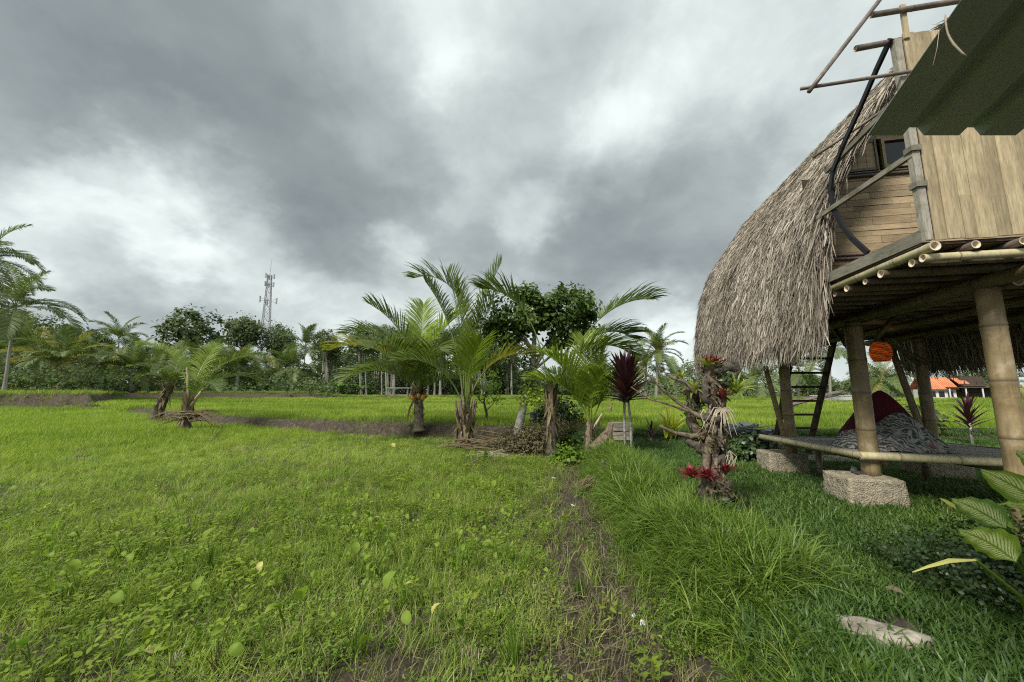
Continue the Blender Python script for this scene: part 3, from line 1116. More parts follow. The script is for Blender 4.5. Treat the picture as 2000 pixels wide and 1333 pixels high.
packs = [strands(125000, .05, LT * .5, S0, S1, -.02, .055, .09, .24, .0040, 1, .2),
         strands(13000, LT * .5, LT - .05, S0, S1, -.01, .05, .2, .4, .007, 2),
         strands(10000, .0, .5, S0, S1, -.10, .04, .16, .36, .0045, 3),
         strands(9000, LT - .5, LT - .0, S0, S1, -.12, .04, .2, .42, .006, 4),
         strands(5200, .1, LT * .5, S0 - .05, S0 + .10, -.11, .05, .14, .42, .0045, 5, .22),
         strands(1600, LT * .5, LT - .1, S0 - .05, S0 + .10, -.11, .05, .14, .42, .006, 6, .2),
         strands(2600, .1, LT - .1, S1 - .1, S1 + .05, -.11, .05, .14, .42, .006, 7, .2),
         strands(9000, LT - 1.2, LT - .1, S0, S1, -.15, -.09, .2, .5, .006, 8)]
Vs, Fs, vs_ = [], [], []
o_ = 0
for a, b_, c_ in packs:
    Vs.append(a)
    Fs.append(b_ + o_)
    vs_.append(c_)
    o_ += len(a)
me = np_mesh('straw', np.concatenate(Vs), np.concatenate(Fs), False, np.concatenate(vs_))
tag(link('straw', me, 'thatch_straw', hut), kind='stuff')

# six posts
POSTS = [(0, -1.6, .077), (0, 0, .092), (0, 1.73, .079), (1.98, 1.73, .080), (1.98, 0, .085), (1.98, -1.6, .08)]
for k, (r_, s, rad_) in enumerate(POSTS):
    bamboo('post', (r_, s, .20 if k == 0 else .55), (r_, s, 2.41), rad_, 'bamboo_yellow', hut, node=.42, n=24, taper=.95)
for x_ in (0, 1.98):
    bamboo('beam', (x_ - .05, -2.02, 2.46), (x_, 2.8, 2.46), .056, 'bamboo_dark', hut, hollow=True, node=.5)
    bamboo('beam', (x_ + .13, -1.7, 2.455), (x_ + .13, 2.8, 2.455), .05, 'bamboo_dark', hut, hollow=True, node=.5)
bamboo('beam', (1.0, -1.9, 2.46), (1.0, 2.8, 2.46), .05, 'bamboo_dark', hut, hollow=True, node=.5)
y_ = -2.10
k = 0
while y_ < 2.9:
    bamboo('joist', (-.80 + rnd.uniform(-.04, .05), y_, 2.556), (2.62, y_ + rnd.uniform(-.03, .03), 2.556), rnd.uniform(.026, .035), 'bamboo_pale' if k == 0 else 'bamboo_grey' if k % 2 else 'bamboo_dark', hut, hollow=True, node=.45)
    y_ += .115 if k == 0 else rnd.uniform(.2, .28)
    k += 1
for k in range(13):
    x_ = -.79 + k * .27
    bamboo('floor_pole', (x_, -2.17 + rnd.uniform(-.02, .02), 2.622), (x_, 2.85, 2.622), .037 if k == 0 else .030, 'bamboo_pale' if k == 0 else 'bamboo_grey', hut, hollow=True, node=.4)
mb = MB()
mb.box((.9, .35, 2.668), (1.72, 2.45, .012))
part('floor_deck', mb, 'dark_wood', hut)
# split-bamboo mats seen from below as many thin laths
mb = MB()
y_ = -2.05
while y_ < 2.8:
    mb.bar((-.8, y_, 2.652), (2.6, y_ + rnd.uniform(-.02, .02), 2.652), .045, .006)
    y_ += .055
lo = part('lath', mb, 'bamboo_dark', hut)
tag(lo, kind='stuff')


def brace(p0, p1, r_, mat='bamboo_yellow'):
    bamboo('brace', p0, p1, r_, mat, hut, node=.4, n=12)


brace(hs(1808, 862, 1.72), hs(1738, 672, 1.9), .048)
brace(hs(1537, 872, 1.66), hs(1494, 715, 1.5), .04)
brace(hs(1758, 604, .1), hs(1712, 662, .05), .03, 'bamboo_dark')
brace(hs(1628, 640, .6), hs(1664, 690, .05), .028, 'bamboo_dark')
brace(hs(1730, 660, 1.5), hs(1798, 716, 1.7), .03, 'bamboo_dark')
brace((1.98, 1.6, 2.0), (1.4, 1.7, 2.42), .03, 'bamboo_dark')

# gable wall of horizontal bamboo boards
WY = -.50


def wall_x(z):
    zs_ = [b_ for a, b_ in PROF]
    return float(np.interp(z, zs_, [a for a, b_ in PROF]))


z = 2.70
while z < 4.08:
    hh = rnd.uniform(.055, .105)
    if 3.06 < z + hh / 2 < 3.14:
        pass
    xs = [wall_x(z + .05) + .06]
    xe = 2 * RID - xs[0]
    while xs[-1] < xe - .8:
        xs.append(xs[-1] + rnd.uniform(.35, 1.1))
    xs.append(xe)
    for a, b_ in zip(xs[:-1], xs[1:]):
        mb = MB()
        mb.box(((a + b_) / 2, WY + rnd.uniform(-.004, .004), z + hh / 2), ((b_ - a) / 2 - .002, .008, hh / 2 - .0025), jit=.0012)
        part('wall_board', mb, 'wall_plank', hut)
    z += hh
ztop = z
mb = MB()
mb.box((RID, WY + .03, 3.4), (1.55, .008, .74))
part('wall_backing', mb, 'dark_wood', hut)
for zb, rr in ((3.09, .017), (3.135, .015), (4.10, .02), (4.135, .015)):
    bamboo('wall_rail', (wall_x(zb) + .05, WY - .022, zb), (2 * RID - wall_x(zb) - .05, WY - .022, zb), rr, 'bamboo_grey', hut, n=10)
# upper gable: vertical boards, shutter, window
x_ = -.62
while x_ < 2.4:
    wd = rnd.uniform(.09, .14)
    cx = x_ + wd / 2
    prs = [(a, b_) for a, b_ in PROF]
    xx = cx if cx < RID else 2 * RID - cx
    zt = float(np.interp(xx, [a for a, b_ in prs], [b_ for a, b_ in prs])) - .08
    if zt > 4.22:
        if .20 < cx < .50:
            mb = MB()
            mb.box((cx, WY, (4.56 + zt) / 2), (wd / 2 - .002, .007, (zt - 4.56) / 2))
            if zt > 4.6:
                part('gable_board', mb, 'wall_plank', hut)
        else:
            mb = MB()
            mb.box((cx, WY, (4.16 + zt) / 2), (wd / 2 - .002, .007, (zt - 4.16) / 2))
            part('gable_board', mb, 'wall_plank', hut)
    x_ += wd
sh = MB()
for k in range(5):
    sh.box((-.36 + k * .095 + .045, WY - .024, 4.345), (.045, .006, .165))
shp = part('shutter', sh, 'wall_plank', hut)
fr = MB()
fr.bar((-.38, WY - .03, 4.52), (.12, WY - .03, 4.52), .02, .03)
fr.bar((-.38, WY - .03, 4.17), (.12, WY - .03, 4.17), .02, .03)
fr.bar((-.38, WY - .03, 4.15), (-.38, WY - .03, 4.54), .02, .03, (0, 1, 0))
fr.bar((.12, WY - .03, 4.15), (.12, WY - .03, 4.54), .02, .03, (0, 1, 0))
part('shutter_frame', fr, 'grey_wood_up', shp)
wf = MB()
for a, b_ in (((.19, WY - .02, 4.53), (.51, WY - .02, 4.53)), ((.19, WY - .02, 4.19), (.51, WY - .02, 4.19))):
    wf.bar(a, b_, .03, .035)
for a, b_ in (((.205, WY - .02, 4.20), (.205, WY - .02, 4.52)), ((.495, WY - .02, 4.20), (.495, WY - .02, 4.52))):
    wf.bar(a, b_, .03, .035, (0, 1, 0))
wfr = part('window', wf, 'wall_plank', hut)
mb = MB()
mb.box((.35, WY + .0, 4.36), (.135, .003, .155))
part('pane', mb, 'glass_dark', wfr)
# rafters under the thatch edge
for y_ in (S0 + .1, S0 + .55, 1.0, 2.0, S1 - .1):
    for sgn in (1, -1):
        mb = MB()
        pts = [((a + .13 if sgn > 0 else 2 * RID - a - .13), y_, b_ - .05) for a, b_ in PROF[1:]]
        mb.tube(pts, .022, 8)
        part('rafter', mb, 'bamboo_dark', hut, True)

# balcony front of upright split-bamboo boards
BY = -2.12
x_ = -.735
while x_ < 1.9:
    wd = rnd.uniform(.075, .125)
    cuts = [2.69 - rnd.uniform(0, .015)]
    for _ in range(rnd.choice([1, 1, 2])):
        cuts.append(rnd.uniform(2.85, 4.2))
    cuts = sorted(cuts) + [4.45 + rnd.uniform(-.01, .02)]
    for a, b_ in zip(cuts[:-1], cuts[1:]):
        if b_ - a < .05:
            continue
        mb = MB()
        nn_ = 5
        vs = []
        # gently cupped lath
        yo = rnd.uniform(-.004, .004)
        for zz_ in (a + .001, (a + b_) / 2, b_ - .001):
            for q in range(nn_):
                f_ = q / (nn_ - 1) * 2 - 1
                vs.append((x_ + wd / 2 + f_ * (wd / 2 - .0015), BY + yo + .004 * f_ * f_ - .004, zz_))
        fs = [(i_ * nn_ + q, i_ * nn_ + q + 1, (i_ + 1) * nn_ + q + 1, (i_ + 1) * nn_ + q) for i_ in range(2) for q in range(nn_ - 1)]
        m0 = len(vs)
        vs += [(p_[0], BY + .010, p_[2]) for p_ in vs]
        fs += [tuple(m0 + q for q in reversed(f_)) for f_ in fs]
        fs += [(q, m0 + q, m0 + q + 1, q + 1) for q in range(nn_ - 1)]
        t2 = 2 * nn_
        fs += [(t2 + q, t2 + q + 1, m0 + t2 + q + 1, m0 + t2 + q) for q in range(nn_ - 1)]
        fs += [(i_ * nn_, (i_ + 1) * nn_, m0 + (i_ + 1) * nn_, m0 + i_ * nn_) for i_ in range(2)]
        fs += [(i_ * nn_ + nn_ - 1, m0 + i_ * nn_ + nn_ - 1, m0 + (i_ + 1) * nn_ + nn_ - 1, (i_ + 1) * nn_ + nn_ - 1) for i_ in range(2)]
        mb.add(vs, fs)
        part('balcony_board', mb, 'panel_plank', hut)
    x_ += wd
mb = MB()
mb.box((.6, BY + .02, 3.57), (1.325, .006, .87))
part('balcony_backing', mb, 'dark_wood', hut)
mb = MB()
mb.bar((-.775, BY + .02, 2.69), (-.775, BY + .02, 4.42), .05, .05, (0, 1, 0))
part('corner_post', mb, 'grey_wood_up', hut)
mb = MB()
mb.bar((-.72, BY - .012, 4.40), (-.715, BY - .012, 4.71), .035, .018, (0, 1, 0))
part('post_stub', mb, 'panel_plank', hut)
for zb in (3.44, 3.14):
    mb = MB()
    mb.box((-.78, BY + .015, zb), (.036, .036, .022))
    part('bracket', mb, 'grey_wood', hut)
mb = MB()
mb.bar((-.80, BY, 2.725), (-.83, -.80, 2.725), .045, .10)
part('edge_beam', mb, 'grey_wood', hut)
mb = MB()
mb.bar((-.79, BY, 3.40), (-.85, -.86, 3.41), .03, .045)
part('balcony_rail', mb, 'grey_wood', hut)
mb = MB()
mb.bar((-.79, BY, 3.93), (-.80, -1.15, 3.85), .03, .045)
part('balcony_rail', mb, 'grey_wood', hut)
# bent black strip
mb = MB()
cp_ = [(-2.12, 4.43), (-1.95, 4.31), (-1.71, 4.12), (-1.45, 3.93), (-1.28, 3.78), (-1.21, 3.6), (-1.23, 3.38), (-1.31, 3.18), (-1.42, 3.0), (-1.58, 2.80)]
pts = [Vector((-.82, a, b_)) for a, b_ in cp_]
for i_ in range(len(pts) - 1):
    mb.bar(pts[i_], pts[i_ + 1] + (pts[i_ + 1] - pts[i_]) * .04, .022, .045 - .001 * (i_ % 2), (0, .6, .8) if i_ > 3 else (0, 0, 1))
part('bent_strip', mb, 'black_rubber', hut)
bamboo('roof_pole', (-.96, BY - .035, 4.64), (1.8, BY - .035, 4.66), .022, 'bamboo_grey', hut, hollow=True)
bamboo('roof_pole', (-1.06, BY + .03, 4.41), (-.70, BY + .03, 4.43), .024, 'bamboo_grey', hut, hollow=True)
bamboo('roof_pole', (-1.53, BY - .03, 4.06), (-.55, BY - .03, 4.09), .014, 'bamboo_grey', hut)
bamboo('roof_pole', (-1.49, BY - .06, 4.00), (-.40, BY - .06, 5.38), .017, 'bamboo_grey', hut)
bamboo('roof_pole', (-.95, BY + .9, 3.98), (-.45, BY + .3, 4.18), .014, 'bamboo_grey', hut)

# ------------------------------------------------------------------ concrete footings under the posts
import bmesh


def rough_block(name, sx, sy, sz, seed, amp=.009, cuts=14):
    bm = bmesh.new()
    bmesh.ops.create_cube(bm, size=1)
    bmesh.ops.subdivide_edges(bm, edges=bm.edges[:], cuts=cuts, use_grid_fill=True)
    rr = random.Random(seed)
    for v_ in bm.verts:
        c = v_.co
        nz_ = sum(abs(abs(q) - .5) < 1e-4 for q in c)
        if nz_ >= 2:
            for ax in range(3):
                if abs(abs(c[ax]) - .5) < 1e-4:
                    c[ax] *= (.985 if nz_ == 2 else .96) + rr.uniform(-.008, .008)
        c.x *= sx
        c.y *= sy
        c.z *= sz
        c.x *= 1 + .05 * (-c.z / sz)
        c.y *= 1 + .05 * (-c.z / sz)
        c += Vector((rr.uniform(-amp, amp), rr.uniform(-amp, amp), rr.uniform(-amp, amp)))
    me_ = bpy.data.meshes.new(name)
    bm.to_mesh(me_)
    bm.free()
    me_.polygons.foreach_set('use_smooth', [True] * len(me_.polygons))
    return me_


BLOCKS = [((-.13, -.03), 'rough concrete footing with a green stone and slipper on top'),
          ((-.16, 1.74), 'rough concrete footing under the far post beside the ladder'),
          ((1.98, 1.73), 'shaded concrete footing behind the platform'),
          ((1.98, 0), 'concrete footing at the hut corner outside the view'),
          ((1.98, -1.6), 'concrete footing of the hidden front corner')]
for k, ((r_, s), lb) in enumerate(BLOCKS):
    p = hw(r_, s, 0)
    me = rough_block('footing_block', .57, .52, .42, k)
    o = link('footing_block', me, 'block_concrete', None, (p.x, p.y, .355), (0, 0, -HA + rnd.uniform(-.04, .04)))
    tag(o, lb, 'concrete block', 'concrete footings under the hut posts')

p = PZ(1672, 922, .555)
me = rough_block('stone', .09, .07, .07, 55, .006, 3)
tag(link('small_stone', me, 'rock_green', None, (p.x, p.y, .585), (.2, .1, .5)), 'small grey-green stone lying on the footing by the near post', 'stone')
mb = MB()
mb.tube([(-.13, 0, 0), (-.05, 0, .004), (.05, 0, .002), (.13, 0, .0)], [.028, .045, .036, .02], 10)
mb.tube([(.02, -.04, .005), (.05, 0, .045), (.02, .04, .005)], .007, 6)
me = mb.mesh('slipper', True)
for v_ in me.vertices:
    v_.co.z *= .55
p = PZ(1690, 928, .56)
tag(link('slipper', me, 'slipper', None, (p.x, p.y, .575), (0, .05, -.25)), 'dark worn slipper on the concrete footing beside the small stone', 'slipper')

# ------------------------------------------------------------------ low platform under the hut
PA, PB, PC_, PG = Vector((4.14, 4.55, .8)), Vector((4.2, 6.35, .8)), Vector((6.1, 5.62, .8)), Vector((6.5, 3.62, .8))
plat = thing('bamboo_platform', 'low bamboo daybed platform with grey slats under the hut', 'platform', (0, 0, 0))
ext = (PA - PG).normalized() * .06
bamboo('rail', PB + Vector((0, .08, 0)), PA - Vector((0, .03, 0)), .040, 'bamboo_pale', plat, hollow=True, node=.32)
bamboo('rail', PA + ext * .2, PG, .046, 'bamboo_pale', plat, hollow=True, node=.5)
bamboo('rail', PG, PC_, .04, 'bamboo_yellow', plat)
bamboo('rail', PB, PC_, .036, 'bamboo_yellow', plat)
ns_ = 20
for k in range(ns_):
    t0, t1 = (k + .06) / ns_, (k + .94) / ns_
    dz = Vector((0, 0, .028 + rnd.uniform(-.003, .003)))
    q0, q1 = PA.lerp(PB, t0), PA.lerp(PB, t1)
    r0, r1 = PG.lerp(PC_, t0), PG.lerp(PC_, t1)
    mb = MB()
    vs = [q0 + dz, q1 + dz, r1 + dz, r0 + dz]
    dn = Vector((0, 0, -.016))
    mb.add(vs + [v_ + dn for v_ in vs], [(3, 2, 1, 0), (4, 5, 6, 7), (0, 1, 5, 4), (2, 3, 7, 6), (1, 2, 6, 5), (3, 0, 4, 7)])
    part('slat', mb, 'slat_wood', plat)
for q in (.12, .5, .88):
    a, b_ = PA.lerp(PG, q), PB.lerp(PC_, q)
    bamboo('bearer', a + Vector((0, .08, -.07)), b_ + Vector((0, -.05, -.07)), .04, 'bamboo_dark', plat)
for q, e in ((.3, .92), (.9, .92)):
    a = PA.lerp(PG, q).lerp(PB.lerp(PC_, q), e)
    bamboo('leg', a + Vector((0, 0, -.6)), a + Vector((0, 0, -.1)), .045, 'bamboo_dark', plat)

# beanbag-like maroon back cushion
mb = MB()
nr_, na_ = 16, 28
vs, fs = [], []
for i_ in range(nr_ + 1):
    h = i_ / nr_
    for k in range(na_):
        a = 2 * math.pi * k / na_
        rr = .44 * (1 - h ** 1.05) ** .75 * (1 - .35 * max(0, .12 - h) / .12) + .012
        cx_ = abs(math.cos(a)) ** .8 * math.copysign(1, math.cos(a))
        sx_ = abs(math.sin(a)) ** .8 * math.copysign(1, math.sin(a))
        wr = 1 + .03 * math.sin(5 * a + 7 * h) + .02 * math.sin(11 * a - 5 * h)
        vs.append((cx_ * rr * 1.12 * wr + .06 * h, sx_ * rr * .8 * wr, h * .74))
for i_ in range(nr_):
    for k in range(na_):
        k2 = (k + 1) % na_
        fs.append((i_ * na_ + k, i_ * na_ + k2, (i_ + 1) * na_ + k2, (i_ + 1) * na_ + k))
fs.append(tuple(nr_ * na_ + k for k in range(na_)))
fs.append(tuple(reversed(range(na_))))
mb.add(vs, fs)
tag(link('back_cushion', mb.mesh('back_cushion', True), 'maroon_cloth', None, (5.10, 5.28, .83), (0, 0, -.3)), 'tall maroon triangular cushion sitting on the platform behind the patterned cover', 'cushion')

# rumpled leaf-print cover
g1, g2 = 80, 60
xs, ys = np.meshgrid(np.linspace(-1, 1, g1), np.linspace(-1, 1, g2), indexing='ij')
rr_ = np.sqrt(xs ** 2 + ys ** 2 * 1.0)
edge = np.clip(1.05 - rr_ + (fbm(xs * 2 + 9, ys * 2 + 4, 2) - .5) * .35, 0, 1)
hh_ = sstep(edge * 2.6) * .12 + .26 * np.exp(-(((xs - .30) / .42) ** 2 + (ys / .6) ** 2)) * sstep(edge * 3) + .06 * np.exp(-(((xs + .4) / .4) ** 2 + (ys / .7) ** 2)) * sstep(edge * 3)
fold_ = np.abs(fbm(xs * 4 + 2, ys * 5 + 1, 3) - .5) * 2
hh_ = hh_ * (.85 + .3 * (1 - fold_)) + .02 * (1 - fold_) * sstep(edge * 4)
Vc = np.stack([xs * .56, ys * .40 + .05 * fold_, hh_], -1).reshape(-1, 3)
ii, jj = np.meshgrid(np.arange(g1 - 1), np.arange(g2 - 1), indexing='ij')
Fc = np.stack([ii * g2 + jj, (ii + 1) * g2 + jj, (ii + 1) * g2 + jj + 1, ii * g2 + jj + 1], -1).reshape(-1, 4)
kf = edge.reshape(-1)[Fc].min(1) > .0
me = np_mesh('bed_cover', Vc, Fc[kf])
tag(link('bed_cover', me, 'leaf_print_cloth', None, (4.82, 4.92, .832), (0, 0, -.38)), 'rumpled grey leaf-print cover heaped on the platform against the maroon cushion', 'blanket')

# hanging lantern
lp = PY(721, 688, 5.3)
lp = PY(1720, 688, 5.25)
lan = thing('wicker_lantern', 'glowing orange woven lantern hanging under the hut floor', 'lantern', lp)
mb = MB()
hts = np.linspace(-.135, .135, 13)
mb.tube([(0, 0, z_) for z_ in hts], [max(.03, .120 * math.sqrt(max(0.02, 1 - (z_ / .175) ** 2))) for z_ in hts], 28, cap=False)
part('lamp_shade', mb, 'lantern_weave', lan, True)
mb = MB()
for z_ in np.linspace(-.12, .12, 11):
    rr = .122 * math.sqrt(1 - (z_ / .175) ** 2)
    pts = [(rr * math.cos(a), rr * math.sin(a), z_ + .008 * math.sin(a * 3 + z_ * 60)) for a in np.linspace(0, 2 * math.pi, 25)]
    mb.tube(pts, .0035, 4, cap=False)
part('weave_band', mb, 'husk_brown', lan)
mb = MB()
mb.tube([(0, 0, .13), (0, 0, 2.52 - lp.z)], .004, 5)
part('cord', mb, 'black_rubber', lan)
bl = bpy.data.lights.new('bulb', 'POINT')
bl.energy = .3
bl.color = (1, .5, .18)
bl.shadow_soft_size = .05
bo = link('bulb', None, None, lan)
bo2 = bpy.data.objects.new('bulb_light', bl)
C.objects.link(bo2)
bo2.parent = lan
bpy.data.objects.remove(bo)

# ladder to the upper floor
lad = thing('wooden_ladder', 'dark wooden ladder leaning up to the hut floor behind the footing', 'ladder', (0, 0, 0))
l0, l1, r0, r1 = Vector((5.45, 8.0, .26)), Vector((5.5, 7.1, 2.75)), Vector((6.17, 8.0, .26)), Vector((6.24, 7.05, 2.75))
for a, b_ in ((l0, l1), (r0, r1)):
    mb = MB()
    mb.bar(a, b_, .05, .11, (0, 1, 0))
    part('side_rail', mb, 'dark_wood', lad)
for k in range(1, 9):
    t_ = k / 9
    a, b_ = l0.lerp(l1, t_), r0.lerp(r1, t_)
    mb = MB()
    mb.bar(a, b_, .11, .04)
    part('rung', mb, 'dark_wood', lad)

# ------------------------------------------------------------------ green sheet-metal eave overhead
rd = pray(1327, 796).normalized()
c0 = PZ(1694, 265, 2.56)
xd = Vector((1, -.0, 0))
up_ = rd.cross(Vector((1, 0, 0))).normalized()
if up_.z < 0:
    up_ = -up_
prf = []
x_ = 0
while x_ < 3.2:
    prf += [(x_, 0), (x_ + .140, 0), (x_ + .160, .036), (x_ + .205, .036), (x_ + .225, 0)]
    x_ += .225
prf = prf[4:]
prf = [(a - prf[0][0], b_) for a, b_ in prf]
mb = MB()
vs, fs = [], []
nl_ = 8
for L_ in np.linspace(0, 2.4, nl_):
    for a, b_ in prf:
        vs.append(c0 + xd * a - rd * L_ + up_ * b_)
n_ = len(prf)
for i_ in range(nl_ - 1):
    for k in range(n_ - 1):
        fs.append((i_ * n_ + k, i_ * n_ + k + 1, (i_ + 1) * n_ + k + 1, (i_ + 1) * n_ + k))
mb.add(vs, fs)
eave = thing('metal_eave', 'dark green corrugated metal eave jutting over the upper right corner', 'roof sheet', (0, 0, 0))
sh_ = part('roof_sheet', mb, 'green_sheet', eave)
sm = sh_.modifiers.new('t', 'SOLIDIFY')
sm.thickness = .002
for L_ in (1.5,):
    mb = MB()
    a = c0 - rd * L_ + xd * .05 - up_ * .03
    mb.bar(a + xd * 1.2, a + xd * 3.1, .04, .05)
    part('purlin', mb, 'dark_wood', eave)
mb = MB()
q = c0 - rd * 1.5 + xd * 2.6
mb.bar((q.x, q.y, .2), (q.x, q.y, q.z - .06), .1, .1, (0, 1, 0))
part('post', mb, 'grey_wood_up', eave)
e1 = c0 - rd * .0
k0 = PZ(1846, 44, c0.z + .02)
mb = MB()
pts = []
a, b_ = PY(1846, 30, k0.y), PY(1890, 112, k0.y - .02)
for t_ in np.linspace(0, 1, 9):
    p = a.lerp(b_, t_)
    pts.append(p + Vector((-.018 * math.sin(t_ * math.pi), 0, -.01 * math.sin(t_ * math.pi))))
mb.tube(pts, [.0024] * 8 + [.001], 6, noise=.2)
a, b_ = PY(1834, 62, k0.y), PY(1822, 128, k0.y)
mb.tube([a, a.lerp(b_, .5) + Vector((.003, 0, 0)), b_], .0008, 4)
tag(link('frayed_string', mb.mesh('frayed_string', True), 'rust_cord'), 'frayed pale string dangling from the edge of the green metal eave', 'string')

# ------------------------------------------------------------------ palms
def frond_mesh(L, e0, droop, npair, ll, lw, start=.14, vup=.35, hang=.45, sway=0, power=1.4, rr=.022):
    """feather frond growing along +X; e0 start elevation, droop total bend (degrees)"""
    mb = MB()
    N_ = 15
    p = Vector((0, 0, 0))
    pts, tan = [p.copy()], []
    for i_ in range(N_):
        t_ = (i_ + .5) / N_
        e = R(e0 - droop * t_ ** power)
        y_ = sway * t_ * t_
        d = Vector((math.cos(e) * math.cos(y_), math.cos(e) * math.sin(y_), math.sin(e)))
        p = p + d * (L / N_)
        pts.append(p.copy())
        tan.append(d)
    tan.append(tan[-1])
    mb.tube(pts, [rr * (1 - .85 * i_ / N_) for i_ in range(N_ + 1)], 5, var=.95)

    def at(t_):
        f_ = t_ * N_
        i_ = min(int(f_), N_ - 1)
        return pts[i_].lerp(pts[i_ + 1], f_ - i_), tan[i_]
    for k in range(npair):
        t_ = start + (1 - start) * (k + rnd.uniform(0, .5)) / npair
        q, T = at(min(t_, .999))
        tt = (t_ - start) / (1 - start)
        length = ll * (.5 + .5 * math.sin(math.pi * min(1, .22 + tt * .72))) * (1 if tt < .85 else 1 - (tt - .85) * 3.2)
        S = T.cross(Vector((0, 0, 1)))
        if S.length < .1:
            S = Vector((0, 1, 0))
        S.normalize()
        Nn = S.cross(T).normalized()
        al = R(62 - 34 * tt)
        for sg in (-1, 1):
            if rnd.random() < .03:
                continue
            d = (T * math.cos(al + rnd.uniform(-.08, .08)) + S * sg * math.sin(al) + Nn * (vup + rnd.uniform(-.12, .12))).normalized()
            l_ = length * rnd.uniform(.85, 1.1)
            g = hang * rnd.uniform(.6, 1.4)
            a = q
            b_ = a + d * l_ * .4
            d2 = (d + Vector((0, 0, -g * .5))).normalized()
            c_ = b_ + d2 * l_ * .35
            d3 = (d2 + Vector((0, 0, -g))).normalized()
            e_ = c_ + d3 * l_ * .25
            wv_ = (T - d * T.dot(d)).normalized()
            mb.strip([a, b_, c_, e_], [lw * .5, lw, lw * .75, lw * .08], wv_, var=rnd.random() * .75)
    return mb.mesh('frond')


def palm_trunk(parent, pts, r0, r1, mat='bark_palm', rings=26, name='trunk'):
    mb = MB()
    P_, Rr_ = [], []
    pts = [Vector(q) for q in pts]
    for i_ in range(rings + 1):
        t_ = i_ / rings * (len(pts) - 1)
        k = min(int(t_), len(pts) - 2)
        P_.append(pts[k].lerp(pts[k + 1], t_ - k))
        Rr_.append((r0 + (r1 - r0) * i_ / rings) * (1.07 if i_ % 2 else .96) * (1.5 if i_ == 0 else 1))
    mb.tube(P_, Rr_, 12, noise=.05)
    return part(name, mb, mat, parent, True)


def fibres(parent, p0, p1, r_, n, L, mat='dead_frond', name='dead_sheath'):
    """ragged sheaths and fibre hanging on a palm trunk"""
    mb = MB()
    p0, p1 = Vector(p0), Vector(p1)
    for k in range(n):
        c_ = p0.lerp(p1, rnd.random())
        a = rnd.uniform(0, 6.28)
        o_ = Vector((math.cos(a), math.sin(a), 0))
        s_ = Vector((-math.sin(a), math.cos(a), 0))
        l_ = L * rnd.uniform(.4, 1.2)
        up_ = 1 if rnd.random() < .6 else -1
        mb.strip([c_ + o_ * r_ * .8, c_ + o_ * r_ * 1.25 + Vector((0, 0, up_ * l_ * .5)), c_ + o_ * r_ * rnd.uniform(1.3, 2.1) + Vector((0, 0, up_ * l_))], [r_ * .32, r_ * .22, .006], s_)
    return part(name, mb, mat, parent)


def add_frond(parent, at, az, e0, droop, L, mat='palm_leaf', me=None, npair=58, ll=None, lw=.016, roll=0, **k):
    if me is None:
        me = frond_mesh(L, e0, droop, npair, ll or L * .24, lw, **k)
    if len(me.materials) == 0:
        me.materials.append(M[mat])
    o = bpy.data.objects.new('frond', me)
    C.objects.link(o)
    o.parent = parent
    o.location = at
    o.rotation_euler = (roll, 0, R(az))
    return o


def ground_pt(u, v, z):
    return PZ(u, v, z)


# A: stout young coconut palm with orange nuts
bA = PZ(818, 836, .33)
pA = thing('coconut_palm', 'stout coconut palm with ringed trunk and orange nuts on the earth bank', 'palm tree', bA)
palm_trunk(pA, [(0, 0, -.1), (-.02, 0, .6), (-.06, 0, 1.15)], .17, .14, 'bark_palm', 22)
cr = Vector((-.06, 0, 1.2))
fibres(pA, (0, 0, .15), (-.05, 0, 1.1), .15, 60, .16, 'bark_palm')
fibres(pA, (-.05, 0, .9), (-.06, 0, 1.3), .17, 30, .34, 'dead_frond')
mb = MB()
for k in range(26):
    a = rnd.uniform(0, 6.28)
    mb.strip([cr + Vector((math.cos(a) * .10, math.sin(a) * .10, -.05)), cr + Vector((math.cos(a) * .22, math.sin(a) * .22, .15)), cr + Vector((math.cos(a) * .3, math.sin(a) * .3, -.12 + rnd.uniform(-.1, .3)))], [.05, .04, .01], Vector((-math.sin(a), math.cos(a), 0)))
part('leaf_sheath', mb, 'bark_brown', pA)
for az, e0, dr, L, mt in [(178, 78, 100, 3.5, 'palm_leaf'), (186, 62, 88, 3.3, 'palm_leaf_yellow'), (165, 50, 80, 2.5, 'palm_leaf'), (200, 84, 60, 3.3, 'palm_leaf'), (96, 88, 22, 3.0, 'palm_leaf_light'),
                          (22, 78, 75, 3.1, 'palm_leaf'), (-60, 66, 95, 2.7, 'palm_leaf'), (250, 68, 95, 2.7, 'palm_leaf'), (128, 60, 90, 2.8, 'palm_leaf'), (-25, 32, 70, 2.3, 'palm_leaf'), (225, 42, 80, 2.4, 'palm_leaf'), (5, 82, 50, 3.1, 'palm_leaf_light')]:
    add_frond(pA, cr, az, e0, dr, L * 1.12, mt, npair=66, lw=.021, ll=1.1)
for k in range(5):
    a = 200 + k * 40
    mb = MB()
    c_ = cr + Vector((math.cos(R(a)) * .24, math.sin(R(a)) * .2, -.12 - .06 * (k % 2)))
    mb.tube([c_ + Vector((0, 0, z_)) for z_ in (-.10, -.085, -.05, 0, .05, .085, .10)], [.01, .05, .078, .088, .075, .045, .01], 12)
    part('coconut', mb, 'coconut', pA, True)
mb = MB()
mb.strip([cr + Vector((-.12, -.08, -.2)), cr + Vector((-.26, -.1, -.6)), cr + Vector((-.32, -.1, -1.0))], [.02, .035, .01], Vector((1, 0, 0)))
part('dry_sheath', mb, 'dead_frond', pA)

